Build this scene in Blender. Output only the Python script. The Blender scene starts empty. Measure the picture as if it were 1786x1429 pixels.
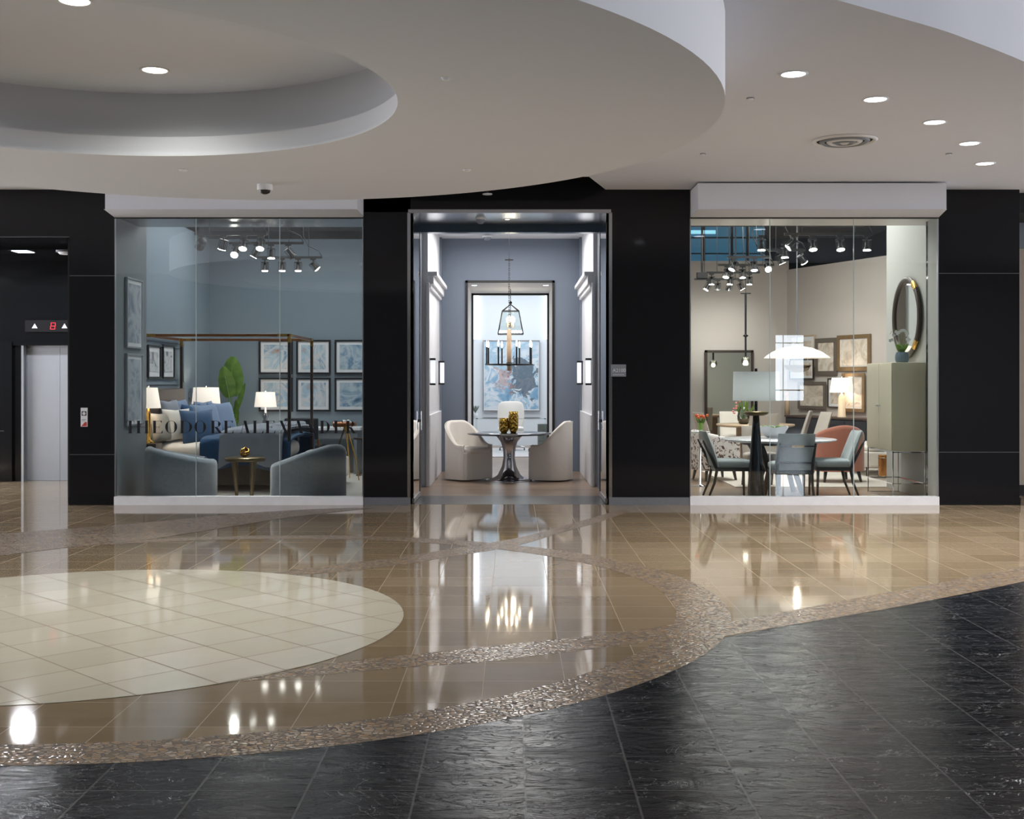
import bpy, math, random
from mathutils import Vector, Matrix
from math import sin, cos, pi, sqrt
random.seed(7)
SC = bpy.context.scene
COL = SC.collection
F, CX, HY, CH = 2080.0, 893.0, 665.0, 1.55          # focal length in pixels, vanishing point, eye height

# ---------------------------------------------------------------- camera
cam = bpy.data.cameras.new('camera'); camo = bpy.data.objects.new('camera', cam); COL.objects.link(camo)
camo.location = (0, 0, CH); camo.rotation_euler = (pi/2, 0, 0)
cam.sensor_fit = 'HORIZONTAL'; cam.sensor_width = 36.0; cam.lens = 36.0*F/1786.0
cam.shift_y = (HY-714.5)/1786.0; cam.clip_start = .05; cam.clip_end = 200
SC.camera = camo
# ---------------------------------------------------------------- world, exposure
wd = bpy.data.worlds.new('world'); SC.world = wd; wd.use_nodes = True
wd.node_tree.nodes['Background'].inputs[0].default_value = (.97, .975, 1.0, 1)
wd.node_tree.nodes['Background'].inputs[1].default_value = 5.5
SC.view_settings.view_transform = 'Standard'; SC.view_settings.look = 'None'
SC.view_settings.gamma = 1; SC.view_settings.use_curve_mapping = False; SC.view_settings.exposure = 0.0

def light(kind, name, loc, energy, color=(1, 1, 1), target=None, size=.1, spot=None, blend=.5, size_y=None):
    l = bpy.data.lights.new(name, kind); o = bpy.data.objects.new(name, l); COL.objects.link(o)
    o.location = loc; l.energy = energy; l.color = color
    if kind == 'AREA':
        l.size = size
        if size_y: l.shape = 'RECTANGLE'; l.size_y = size_y
    else: l.shadow_soft_size = size
    if kind == 'SPOT': l.spot_size = spot or 1.2; l.spot_blend = blend
    t = Vector(target) if target else Vector(loc)-Vector((0, 0, 1))
    o.rotation_euler = (t-Vector(loc)).to_track_quat('-Z', 'Y').to_euler()
    return o

# lobby lamp, then large unseen fills added to brighten the store rooms
light('AREA', 'elevator_lobby_light', (-6.93, 16.9, 3.36), 60, (.95, .97, 1.0), None, .22, size_y=.26)
light('AREA', 'bedroom_fill', (-3.2, 18.3, 4.4), 140, (1.0, .97, .95), None, 2.8, size_y=3.4)
light('AREA', 'dining_fill', (4.2, 19.5, 4.5), 480, (1, .95, .88), None, 3, size_y=6)
light('AREA', 'vestibule_fill', (-.03, 18.6, 3.9), 95, (1, .98, .95), None, 1.6, size_y=2.2)
light('AREA', 'far_room_fill', (0, 26.2, 4.1), 150, (1, .99, .97), None, 3, size_y=3)

# ================================================================ helpers
def W(px, py, Y): return ((px-CX)*Y/F, Y, CH-(py-HY)*Y/F)
def PX(px, Y): return (px-CX)*Y/F
def PZ(py, Y): return CH-(py-HY)*Y/F
def G(px, py):
    Y = F*CH/(py-HY); return ((px-CX)*Y/F, Y)

class M:
    """collects shapes into one mesh"""
    def __init__(s): s.v = []; s.f = []; s.sm = []; s.mi = []; s.cur = 0; s.uv = None
    def add(s, vs, fs, smooth=False):
        b = len(s.v); s.v += [tuple(v) for v in vs]
        for f in fs: s.f.append(tuple(b+i for i in f)); s.sm.append(smooth); s.mi.append(s.cur)
        return s
    def box(s, a, b):
        x0, y0, z0 = [min(a[i], b[i]) for i in range(3)]; x1, y1, z1 = [max(a[i], b[i]) for i in range(3)]
        return s.add([(x0,y0,z0),(x1,y0,z0),(x1,y1,z0),(x0,y1,z0),(x0,y0,z1),(x1,y0,z1),(x1,y1,z1),(x0,y1,z1)],
                     [(3,2,1,0),(4,5,6,7),(0,1,5,4),(1,2,6,5),(2,3,7,6),(3,0,4,7)])
    def cbox(s, c, d): return s.box([c[i]-d[i]/2 for i in range(3)], [c[i]+d[i]/2 for i in range(3)])
    def cyl(s, p0, p1, r0, r1=None, n=16, caps=True):
        r1 = r0 if r1 is None else r1
        p0 = Vector(p0); p1 = Vector(p1); d = (p1-p0).normalized()
        u = d.orthogonal().normalized(); w = d.cross(u)
        c = [(cos(2*pi*i/n), sin(2*pi*i/n)) for i in range(n)]
        A = [p0+(u*a+w*b)*r0 for a, b in c]; B = [p1+(u*a+w*b)*r1 for a, b in c]
        s.add(A+B, [(i, (i+1)%n, n+(i+1)%n, n+i) for i in range(n)], True)
        if caps:
            if r0 > 1e-5: s.add(A, [tuple(reversed(range(n)))])
            if r1 > 1e-5: s.add(B, [tuple(range(n))])
        return s
    def lathe(s, prof, n=32, c=(0, 0, 0), a0=0, a1=2*pi, sx=1, sy=1):
        full = abs(a1-a0-2*pi) < 1e-6; k = n if full else n+1; vs = []
        for r, z in prof:
            for i in range(k):
                a = a0+(a1-a0)*i/n; vs.append((c[0]+r*cos(a)*sx, c[1]+r*sin(a)*sy, c[2]+z))
        fs = []
        for j in range(len(prof)-1):
            for i in range(n):
                i2 = (i+1) % k; fs.append((j*k+i, j*k+i2, (j+1)*k+i2, (j+1)*k+i))
        return s.add(vs, fs, True)
    def tube(s, pts, r, n=8, closed=False):
        pts = [Vector(p) for p in pts]; L = len(pts); rs = r if isinstance(r, (list, tuple)) else [r]*L
        vs = []; u = None
        for i, p in enumerate(pts):
            a = pts[i-1] if (i > 0 or closed) else p; b = pts[(i+1) % L] if (i < L-1 or closed) else p
            d = (b-a).normalized()
            u = d.orthogonal().normalized() if u is None else (u-d*u.dot(d)).normalized()
            w = d.cross(u)
            for j in range(n):
                t = 2*pi*j/n; vs.append(p+(u*cos(t)+w*sin(t))*rs[i])
        fs = []
        for i in range(L if closed else L-1):
            i2 = (i+1) % L
            for j in range(n): fs.append((i*n+j, i*n+(j+1)%n, i2*n+(j+1)%n, i2*n+j))
        if not closed: fs += [tuple(reversed(range(n))), tuple((L-1)*n+j for j in range(n))]
        return s.add(vs, fs, True)
    def grid(s, fn, nu, nv, wrap=False, smooth=True):
        ku = nu if wrap else nu+1
        vs = [fn(i/nu, j/nv) for j in range(nv+1) for i in range(ku)]
        fs = [(j*ku+i, j*ku+(i+1)%ku, (j+1)*ku+(i+1)%ku, (j+1)*ku+i) for j in range(nv) for i in range(nu)]
        return s.add(vs, fs, smooth)
    def prism(s, pts, z0, z1, ax='z'):
        n = len(pts)
        def q(p, h):
            return (p[0], p[1], h) if ax == 'z' else ((p[0], h, p[1]) if ax == 'y' else (h, p[0], p[1]))
        return s.add([q(p, z0) for p in pts]+[q(p, z1) for p in pts],
                     [tuple(reversed(range(n))), tuple(range(n, 2*n))]+[(i, (i+1)%n, n+(i+1)%n, n+i) for i in range(n)])
    def ball(s, c, r, n=16, sz=1.0):
        return s.lathe([(r*sin(pi*i/(n//2)), -r*cos(pi*i/(n//2))*sz) for i in range(n//2+1)], n, c)

def link(name, m, mat, parent=None, bevel=0, sub=0, loc=None, rot=None):
    me = bpy.data.meshes.new(name); me.from_pydata([tuple(v) for v in m.v], [], m.f); me.validate(clean_customdata=False)
    if len(me.polygons) == len(m.sm):
        me.polygons.foreach_set('use_smooth', m.sm); me.polygons.foreach_set('material_index', m.mi)
    for x in (mat if isinstance(mat, (list, tuple)) else [mat]): me.materials.append(x)
    import bmesh
    b = bmesh.new(); b.from_mesh(me); bmesh.ops.recalc_face_normals(b, faces=b.faces); b.to_mesh(me); b.free()
    o = bpy.data.objects.new(name, me); COL.objects.link(o)
    if parent: o.parent = parent
    if loc: o.location = loc
    if rot: o.rotation_euler = rot
    if bevel:
        x = o.modifiers.new('bevel', 'BEVEL'); x.width = bevel; x.segments = 2; x.limit_method = 'ANGLE'; x.angle_limit = .7
    if sub:
        x = o.modifiers.new('subsurf', 'SUBSURF'); x.levels = sub; x.render_levels = sub
    return o
def tag(o, label, cat, group=None):
    o['label'] = label; o['category'] = cat
    if group: o['group'] = group
    return o
def thing(name, label, cat, loc=(0, 0, 0), rz=0, group=None):
    o = bpy.data.objects.new(name, None); COL.objects.link(o); o.empty_display_size = .1
    o.location = loc; o.rotation_euler = (0, 0, rz)
    return tag(o, label, cat, group)
def struct(name, m, mat, bevel=0):
    o = link(name, m, mat, None, bevel); o['kind'] = 'structure'; return o
def dup(root, loc, rz=None, label=None, group=None, scale=None):
    def cp(o, par):
        c = o.copy(); COL.objects.link(c); c.parent = par
        for ch in o.children: cp(ch, c)
        return c
    r = cp(root, None); r.location = loc
    if rz is not None: r.rotation_euler = (r.rotation_euler[0], r.rotation_euler[1], rz)
    if label: r['label'] = label
    if group: r['group'] = group
    if scale: r.scale = scale
    return r

# ================================================================ materials
class N:
    def __init__(s, name):
        s.m = bpy.data.materials.new(name); s.m.use_nodes = True; s.t = s.m.node_tree; s.b = s.t.nodes['Principled BSDF']
        s.out = s.t.nodes['Material Output']
    def n(s, kind, **kw):
        x = s.t.nodes.new(kind)
        for k, v in kw.items(): setattr(x, k, v)
        return x
    def l(s, a, b): s.t.links.new(a, b)
    def set(s, inp, v):
        if hasattr(v, 'is_linked'): s.l(v, inp)
        else: inp.default_value = v if not (isinstance(v, tuple) and len(v) == 3 and inp.type == 'RGBA') else (*v, 1)
    def math(s, op, a, b=None, c=None):
        x = s.n('ShaderNodeMath', operation=op); s.set(x.inputs[0], a)
        if b is not None: s.set(x.inputs[1], b)
        if c is not None: s.set(x.inputs[2], c)
        return x.outputs[0]
    def pos(s, obj=True):
        tc = s.n('ShaderNodeTexCoord'); return tc.outputs['Object']
    def xyz(s, v=None):
        x = s.n('ShaderNodeSeparateXYZ'); s.l(v or s.pos(), x.inputs[0]); return x.outputs
    def comb(s, x, y, z=0.0):
        c = s.n('ShaderNodeCombineXYZ'); s.set(c.inputs[0], x); s.set(c.inputs[1], y); s.set(c.inputs[2], z); return c.outputs[0]
    def mapv(s, v, scale=(1, 1, 1), loc=(0, 0, 0), rot=(0, 0, 0)):
        x = s.n('ShaderNodeMapping'); s.l(v, x.inputs[0]); x.inputs['Scale'].default_value = scale
        x.inputs['Location'].default_value = loc; x.inputs['Rotation'].default_value = rot; return x.outputs[0]
    def noise(s, v, scale=5, detail=3, rough=.5, dist=0, out='Fac'):
        x = s.n('ShaderNodeTexNoise'); s.l(v, x.inputs['Vector']); x.inputs['Scale'].default_value = scale
        x.inputs['Detail'].default_value = detail; x.inputs['Roughness'].default_value = rough
        x.inputs['Distortion'].default_value = dist; return x.outputs[out]
    def vor(s, v, scale=5, feature='F1', out='Distance'):
        x = s.n('ShaderNodeTexVoronoi', feature=feature); s.l(v, x.inputs['Vector']); x.inputs['Scale'].default_value = scale; return x.outputs[out]
    def white(s, v):
        x = s.n('ShaderNodeTexWhiteNoise', noise_dimensions='3D'); s.l(v, x.inputs[0]); return x.outputs[0]
    def ramp(s, fac, stops, const=False):
        x = s.n('ShaderNodeValToRGB'); s.l(fac, x.inputs[0]); e = x.color_ramp.elements
        if const: x.color_ramp.interpolation = 'CONSTANT'
        while len(e) < len(stops): e.new(.5)
        for i, (p, c) in enumerate(stops): e[i].position = p; e[i].color = (*c, 1) if len(c) == 3 else c
        return x.outputs[0]
    def mix(s, fac, a, b, mode='MIX'):
        x = s.n('ShaderNodeMix', data_type='RGBA', blend_type=mode); s.set(x.inputs[0], fac); s.set(x.inputs[6], a); s.set(x.inputs[7], b); return x.outputs[2]
    def bump(s, h, st=.3, dist=.01):
        x = s.n('ShaderNodeBump'); s.l(h, x.inputs['Height']); x.inputs['Strength'].default_value = st; x.inputs['Distance'].default_value = dist
        s.l(x.outputs[0], s.b.inputs['Normal']); return x
    def P(s, color=None, rough=None, metal=None, spec=None, coat=None, trans=None, ior=None, sheen=None):
        for k, v in (('Base Color', color), ('Roughness', rough), ('Metallic', metal), ('Specular IOR Level', spec), ('Coat Weight', coat),
                     ('Transmission Weight', trans), ('IOR', ior), ('Sheen Weight', sheen)):
            if v is not None: s.set(s.b.inputs[k], v)
        return s.m
def lin(*c): return tuple(((x/255)/12.92 if x/255 <= .04045 else ((x/255+.055)/1.055)**2.4) for x in c)
def simple(name, rgb, rough=.5, metal=0, var=.08, nscale=8, bump=0, spec=None, sheen=None, coat=None):
    m = N(name); p = m.pos(); c = lin(*rgb); f = m.noise(p, nscale, 3)
    col = m.mix(f, tuple(x*(1-var) for x in c), tuple(min(1, x*(1+var)) for x in c))
    if bump: m.bump(m.noise(p, nscale*14, 2), bump, .004)
    return m.P(col, rough, metal, spec, coat=coat, sheen=sheen)
def emis(name, rgb, st):
    m = N(name); c = lin(*rgb); m.b.inputs['Emission Color'].default_value = (*c, 1); m.b.inputs['Emission Strength'].default_value = st
    return m.P(c, .5)
def fabric(name, rgb, var=.15, sc=60, rough=.9, bump=.25, sheen=.3):
    m = N(name); p = m.pos(); c = lin(*rgb)
    f = m.math('ADD', m.math('MULTIPLY', m.noise(p, 3, 3), .6), m.math('MULTIPLY', m.noise(p, sc, 2), .4))
    m.bump(m.noise(p, sc*2, 2), bump, .004)
    return m.P(m.mix(f, tuple(x*(1-var*2) for x in c), tuple(min(1, x*(1+var*2)) for x in c)), rough, 0, .2, sheen=sheen)
def woodm(name, a, b, rough=.4, ax=0, sc=3, coat=None):
    m = N(name); p = m.pos(); s = [14, 14, 14]; s[ax] = 1.2
    f = m.noise(m.mapv(p, tuple(s)), sc, 5, .6, .6)
    return m.P(m.mix(f, lin(*a), lin(*b)), rough, 0, coat=coat)
def glassm(name, tint=(1, 1, 1), ior=1.5, gloss=(1, 1, 1), boost=1.0, rough=0.0):
    """thin pane: clear with a fresnel mirror"""
    m = N(name); t = m.n('ShaderNodeBsdfTransparent'); g = m.n('ShaderNodeBsdfGlossy'); mx = m.n('ShaderNodeMixShader'); fr = m.n('ShaderNodeFresnel')
    t.inputs[0].default_value = (*tint, 1); g.inputs[0].default_value = (*gloss, 1); g.inputs['Roughness'].default_value = rough; fr.inputs[0].default_value = ior
    f = m.math('MULTIPLY', fr.outputs[0], boost)
    m.l(f, mx.inputs[0]); m.l(t.outputs[0], mx.inputs[1]); m.l(g.outputs[0], mx.inputs[2]); m.l(mx.outputs[0], m.out.inputs[0]); return m.m

MT = {}
MT['glass'] = glassm('storefront_glass', (.93, .97, .97), boost=1.3)
MT['clear_glass'] = glassm('clear_glass', (.90, .95, .95), boost=2.2)
MT['glass_edge'] = simple('polished_glass_edge', (188, 205, 210), .15)
MT['paint'] = simple('ceiling_paint', (218, 220, 228), .85, var=.015, nscale=1.5)
MT['paint_disc'] = simple('drum_paint', (214, 216, 222), .85, var=.015, nscale=1.5)
MT['white_paint'] = simple('white_paint', (225, 226, 230), .6, var=.02, nscale=2)
MT['granite'] = simple('black_granite', (28, 28, 31), .06, var=.12, nscale=30, spec=.22)
MT['granite_grey'] = simple('grey_granite', (112, 114, 120), .35, var=.35, nscale=90)
MT['joint'] = simple('joint_metal', (120, 120, 122), .3, .6)
MT['steel'] = simple('brushed_steel', (188, 192, 198), .28, 1, .04, 30)
MT['elevator'] = simple('elevator_steel', (168, 172, 180), .42, .3, .05, 6)
MT['polished'] = simple('polished_steel', (190, 193, 198), .22, 1, .03, 6)
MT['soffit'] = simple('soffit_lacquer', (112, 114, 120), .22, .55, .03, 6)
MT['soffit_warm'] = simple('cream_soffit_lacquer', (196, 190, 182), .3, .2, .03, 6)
MT['sill'] = simple('sill_metal', (232, 232, 236), .45, .0)
MT['black'] = simple('black_metal', (18, 18, 20), .4)
MT['dark'] = simple('charcoal_paint', (22, 23, 26), .8)
MT['bluegrey'] = simple('blue_grey_wall_paint', (124, 138, 150), .7, var=.03, nscale=1.2)
MT['steelblue'] = simple('steel_blue_wall_paint', (108, 117, 132), .7, var=.02, nscale=1.5)
MT['grey_wall'] = simple('grey_wall_paint', (120, 128, 134), .45, var=.03, nscale=1.2)
MT['beige_wall'] = simple('warm_beige_wall_paint', (194, 187, 182), .75, var=.03, nscale=1.2)
MT['cool_wall'] = simple('pale_grey_wall_paint', (176, 178, 176), .6, var=.03, nscale=1.2)
MT['pale_blue'] = simple('pale_blue_wall_paint', (208, 216, 224), .7, var=.02, nscale=1.2)
MT['gold'] = simple('brushed_gold', (214, 168, 88), .25, 1)
MT['bronze'] = simple('bronze_metal', (120, 104, 78), .3, .9)
MT['copper'] = simple('copper_rail', (150, 98, 62), .28, .8)
MT['chrome'] = simple('chrome', (205, 206, 212), .08, 1)
MT['darkwood'] = woodm('dark_walnut', (34, 26, 22), (66, 50, 42), .35)
MT['headwood'] = woodm('brown_headboard', (70, 56, 50), (104, 86, 78), .4, 1)
MT['oak'] = woodm('light_oak', (178, 152, 126), (206, 184, 158), .4)
MT['blackwood'] = woodm('ebonised_wood', (18, 20, 26), (36, 38, 46), .3)
MT['cream'] = fabric('cream_linen', (236, 230, 222), .05)
MT['greyvelvet'] = fabric('grey_velvet', (122, 132, 144), .22, 30, .75, .2, .6)
MT['coral'] = fabric('coral_velvet', (176, 112, 94), .12, 20, .75, .2, .5)
MT['dining_fab'] = fabric('grey_blue_upholstery', (150, 160, 164), .06)
MT['taupe'] = fabric('taupe_upholstery', (184, 176, 168), .05)
MT['blue'] = fabric('blue_velvet', (40, 78, 116), .2, 20)
MT['lightblue'] = fabric('light_blue_linen', (128, 148, 178), .1)
MT['greylinen'] = fabric('grey_linen', (140, 146, 158), .1)
MT['white_fab'] = fabric('white_cotton', (228, 224, 218), .03)
MT['grey_pillow'] = fabric('grey_pillow_fabric', (150, 146, 140), .2, 12)
MT['shade'] = (lambda m: (m.b.inputs['Emission Color'].__setattr__('default_value', (1, .82, .70, 1)), m.b.inputs['Emission Strength'].__setattr__('default_value', .75), m.P(lin(235, 225, 215), .9))[2])(N('lit_lamp_shade'))
MT['bulb'] = emis('lit_bulb', (255, 236, 205), 22)
MT['spot'] = emis('spot_lamp_lens', (255, 246, 235), 30)
MT['down'] = emis('downlight_lens', (235, 240, 255), 6)
MT['downwarm'] = emis('warm_downlight_lens', (255, 250, 225), 8)
MT['leaf'] = (lambda m: m.P(m.mix(m.noise(m.pos(), 9, 3), lin(52, 96, 28), lin(128, 164, 70)), .4))(N('green_leaf'))
MT['mirror'] = simple('mirror_glass', (205, 204, 196), .02, 1, .01)
MT['signgrey'] = simple('sign_grey', (132, 138, 148), .5, .3)
MT['signwhite'] = simple('sign_white', (220, 222, 226), .5)
MT['lobby_black'] = simple('lobby_black_lacquer', (20, 21, 24), .1, var=.1, spec=.5)
def line(m, coord, off, s, w):
    d = m.math('PINGPONG', m.math('SUBTRACT', coord, off), s/2.0); return m.math('LESS_THAN', d, w/2)
def tilefloor(name, c0, c1, grout, x0, sx, y0, sy, rough, gw=.006, rot=0, spec=.85, coat=0):
    m = N(name); p = m.pos()
    if rot: p = m.mapv(p, rot=(0, 0, rot))
    x, y, z = m.xyz(p); g = m.math('MAXIMUM', line(m, x, x0, sx, gw), line(m, y, y0, sy, gw))
    cell = m.comb(m.math('FLOOR', m.math('DIVIDE', m.math('SUBTRACT', x, x0), sx)), m.math('FLOOR', m.math('DIVIDE', m.math('SUBTRACT', y, y0), sy)))
    w = m.white(cell); nz = m.noise(m.mapv(p, (1, 2.5, 1)), 3.2, 5, .6)
    f = m.math('ADD', m.math('MULTIPLY', w, .55), m.math('MULTIPLY', nz, .5))
    col = m.mix(g, m.mix(f, lin(*c0), lin(*c1)), lin(*grout))
    r = m.math('ADD', m.math('MULTIPLY', m.noise(p, 6, 3), .02), rough); r = m.math('MAXIMUM', r, m.math('MULTIPLY', g, .5))
    h = m.math('ADD', m.math('MULTIPLY', m.math('SUBTRACT', 1.0, g), 1.0), m.math('ADD', m.math('MULTIPLY', m.noise(m.mapv(p, (1, 1, 1)), 2.2, 2), .35), m.math('MULTIPLY', w, .0)))
    m.bump(h, .10, .004)
    return m.P(col, r, 0, spec, coat=coat)
MT['f_beige'] = tilefloor('beige_polished_stone', (136, 117, 90), (172, 153, 127), (160, 142, 116), -.147, .42, 5.753, .4075, .045, gw=.004)
MT['f_cream'] = tilefloor('cream_polished_stone', (208, 200, 180), (226, 218, 200), (120, 98, 70), 3.45/sqrt(2), .4066, 9.33/sqrt(2), .4066, .05, gw=.010, rot=-pi/4)
def slate():
    m = N('black_slate'); p = m.pos(); x, y, z = m.xyz(p)
    g = m.math('MAXIMUM', line(m, x, .05, .414, .009), line(m, y, 4.512, .412, .005))
    ci = m.comb(m.math('FLOOR', m.math('DIVIDE', m.math('SUBTRACT', x, .05), .414)), m.math('FLOOR', m.math('DIVIDE', m.math('SUBTRACT', y, 4.512), .412)))
    wn = m.n('ShaderNodeTexWhiteNoise', noise_dimensions='3D'); m.l(ci, wn.inputs[0])
    off = m.n('ShaderNodeVectorMath', operation='MULTIPLY_ADD'); m.l(wn.outputs['Color'], off.inputs[0]); off.inputs[1].default_value = (7, 7, 7); m.l(p, off.inputs[2])
    q = m.mapv(off.outputs[0], (.8, 2.3, 1))
    n1 = m.noise(q, 3.0, 6, .62, 1.2)
    # cleft layers: terraces with sharp edges
    terr = m.math('FRACT', m.math('MULTIPLY', n1, 9.0)); st = m.math('DIVIDE', m.math('FLOOR', m.math('MULTIPLY', n1, 9.0)), 9.0)
    edge = m.math('SMOOTH_MIN', terr, .12, .05)
    fine = m.noise(m.mapv(off.outputs[0], (1, 2.2, 1)), 16, 6, .7, .8)
    h = m.math('ADD', m.math('ADD', m.math('MULTIPLY', m.math('ADD', st, m.math('MULTIPLY', edge, .9)), 4.2), m.math('MULTIPLY', n1, .6)), m.math('MULTIPLY', fine, .12))
    h = m.math('SUBTRACT', h, m.math('MULTIPLY', g, .5))
    m.bump(h, .75, .012)
    ridge_glint = m.math('MULTIPLY', m.math('LESS_THAN', m.math('ABSOLUTE', m.math('SUBTRACT', m.noise(m.mapv(off.outputs[0], (1, 1.7, 1)), 1.6, 5, .6, 1.0), .5)), .0022), .55)  # highlights on the slate ridges, put into the colour as thin pale lines
    base = m.mix(m.math('ADD', m.math('MULTIPLY', wn.outputs[0], .5), m.math('MULTIPLY', fine, .5)), lin(24, 26, 30), lin(44, 46, 52))
    col = m.mix(m.math('MULTIPLY', g, .75), m.mix(ridge_glint, base, lin(150, 150, 150)), lin(100, 100, 98))
    return m.P(col, m.math('ADD', .05, m.math('MULTIPLY', fine, .10)), 0, .25)
MT['f_slate'] = slate()
def pebble():
    m = N('pebble_mosaic'); p = m.mapv(m.pos(), (1, 1.35, 1))
    e = m.vor(p, 30, 'DISTANCE_TO_EDGE'); c = m.vor(p, 30, 'F1', 'Color'); sx = m.n('ShaderNodeSeparateColor'); m.l(c, sx.inputs[0])
    stone = m.ramp(sx.outputs[0], [(0, lin(134, 114, 94)), (.5, lin(170, 150, 124)), (.8, lin(178, 144, 106)), (1, lin(196, 180, 160))])
    k = m.math('GREATER_THAN', e, .07)
    m.bump(m.math('SMOOTH_MIN', e, .28, .2), .35, .010)
    return m.P(m.mix(k, lin(74, 64, 56), stone), m.math('ADD', .14, m.math('MULTIPLY', m.math('SUBTRACT', 1.0, k), .5)), 0, .5)
MT['f_pebble'] = pebble()
def planks():
    m = N('store_oak_planks'); p = m.pos(); x, y, z = m.xyz(p)
    row = m.math('FLOOR', m.math('DIVIDE', y, .18)); xs = m.math('ADD', x, m.math('MULTIPLY', m.white(m.comb(row, 3.0)), 2.0))
    w = m.white(m.comb(row, m.math('FLOOR', m.math('DIVIDE', xs, 1.8)), 1.0)); nz = m.noise(m.mapv(p, (1.2, 14, 1)), 3, 5, .6)
    f = m.math('ADD', m.math('MULTIPLY', w, .5), m.math('MULTIPLY', nz, .5))
    g = line(m, y, 0, .18, .004)
    return m.P(m.mix(g, m.mix(f, lin(112, 92, 78), lin(160, 138, 118)), lin(70, 58, 48)), .28, 0, .5)
MT['planks'] = planks()
# ================================================================ setting: hall floor
FY = 14.93                                   # facade plane
def circ(cx, cy, r, a0, a1, n): return [(cx+r*cos(a0+(a1-a0)*i/n), cy+r*sin(a0+(a1-a0)*i/n)) for i in range(n+1)]
def smooth(pts, k=6):
    out = []; P = [pts[0]]+list(pts)+[pts[-1]]
    for i in range(1, len(P)-2):
        p0, p1, p2, p3 = [Vector(q) for q in P[i-1:i+3]]
        for j in range(k):
            t = j/k; out.append(tuple(.5*((2*p1)+(p2-p0)*t+(2*p0-5*p1+4*p2-p3)*t*t+(3*p1-p0-3*p2+p3)*t**3)))
    return out+[tuple(pts[-1])]
def strip(m, A, B, z, n=48):
    """quad strip between two polylines resampled to n points"""
    def rs(pts):
        L = [0]
        for a, b in zip(pts, pts[1:]): L.append(L[-1]+math.dist(a, b))
        out = []
        for i in range(n+1):
            t = L[-1]*i/n; k = max(j for j in range(len(L)) if L[j] <= t+1e-9); k = min(k, len(pts)-2)
            u = (t-L[k])/max(L[k+1]-L[k], 1e-9); out.append((pts[k][0]+(pts[k+1][0]-pts[k][0])*u, pts[k][1]+(pts[k+1][1]-pts[k][1])*u))
        return out
    a = rs(A); b = rs(B)
    m.add([(x, y, z) for x, y in a+b], [(i, i+1, n+2+i, n+1+i) for i in range(n)])
m = M()
m.box((-25, -13, -.3), (25, FY+.06, 0)); m.box((-9, FY+.06, -.3), (-5.41, 18.95, 0)); m.box((6.36, FY+.06, -.3), (12, 18.45, 0))
BC, BR = (-2.103, 8.388), 3.585
# slate field in front: bounded by the big circle and the right-hand arc
ai = math.atan2(7.22-BC[1], 1.26-BC[0])
arc_out = [(1.26, 7.22), (1.71, 7.53), (2.12, 7.81), (2.64, 8.18), (3.03, 8.48), (3.96, 9.22), (5.2, 10.3), (7.0, 12.1), (9.0, 14.4)]
arc_in = [(1.30, 7.60), (1.90, 8.06), (2.48, 8.53), (3.25, 9.14), (4.27, 9.98), (5.2, 10.8), (6.6, 12.3), (8.4, 14.5)]
m.cur = 1
circ_low = circ(BC[0], BC[1], BR, -pi, ai, 60)
edge = [(-24.9, BC[1])]+circ_low+smooth(arc_out[1:])+[(24.9, 14.4)]
strip(m, [(x, -12.9) for x in (-8.9, 11.9)], edge, .0006, 160) if False else None
n = len(edge)
m.add([(x, y, .0006) for x, y in edge]+[(x, -12.9, .0006) for x, y in edge], [(i, i+1, n+i+1, n+i) for i in range(n-1)])
m.cur = 2
strip(m, circ(-2.191, 8.397, 3.314, 0, 2*pi, 120), circ(BC[0], BC[1], BR, 0, 2*pi, 120), .0012, 120)
strip(m, smooth(arc_in), smooth(arc_out), .0015, 80)
gg = lambda L: smooth([G(*p) for p in L])
strip(m, gg([(418, 1185), (600, 1154.6), (715, 1142.6), (846.8, 1128.7), (978, 1114.8), (1100, 1101), (1172, 1090)]),
      gg([(422, 1189.6), (600, 1174.5), (715, 1164.5), (846.8, 1154.6), (978, 1138.7), (1090, 1126), (1160, 1115)]), .0009)
strip(m, gg([(470, 1001), (600, 983.4), (699.5, 972), (783, 958), (902.5, 938.6), (978, 918.7), (1038, 901.8), (1085, 889)]),
      gg([(480, 1005), (600, 997.3), (699.5, 985.4), (783, 972), (902.5, 951.6), (978, 929.7), (1042, 911.8), (1098, 892)]), .0009)
strip(m, gg([(-60, 936), (0, 931.7), (159, 919.7), (255, 911.8), (398, 897.8), (517.5, 889.9), (620, 886)]),
      gg([(-60, 976), (0, 969.5), (119, 955.5), (255, 941.6), (398, 919.7), (497.6, 903.8), (600, 892), (650, 887)]), .0018)
m.cur = 3
m.add([(x, y, .0024) for x, y in circ(-2.78, 7.725, 2.07, 0, 2*pi, 96)[:-1]], [tuple(range(96))])
struct('floor', m, [MT['f_beige'], MT['f_slate'], MT['f_pebble'], MT['f_cream']])
m = M(); m.box((-1.9, FY+.07, -.3), (2.2, 16.1, 0)); struct('floor_threshold', m, MT['granite_grey'] if False else simple('dark_threshold_stone', (72, 72, 74), .3))
m = M(); m.box((-5.4, 15.06, -.3), (-1.9, 30, -.001)); m.box((-1.9, 16.1, -.3), (2.2, 30, -.001)); m.box((2.2, 15.06, -.3), (8.5, 30, -.001)); struct('floor_store', m, MT['planks'])

# ================================================================ ceilings
ZC, ZD, ZH = 3.95, 3.40, 5.8
DC, DR = (-2.274, 8.465), 3.729
HC, HR = (-2.847, 7.70), 2.10
arc = [(.2, 6.42), (.75, 6.7), (1.4, 7.07), (2.05, 7.51), (2.54, 7.86), (2.9, 8.12), (3.21, 8.38), (3.84, 8.95), (4.6, 9.75), (5.6, 11.0), (6.6, 12.6), (7.6, 15.2)]
arc = smooth(arc); na = len(arc)
m = M()
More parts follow.
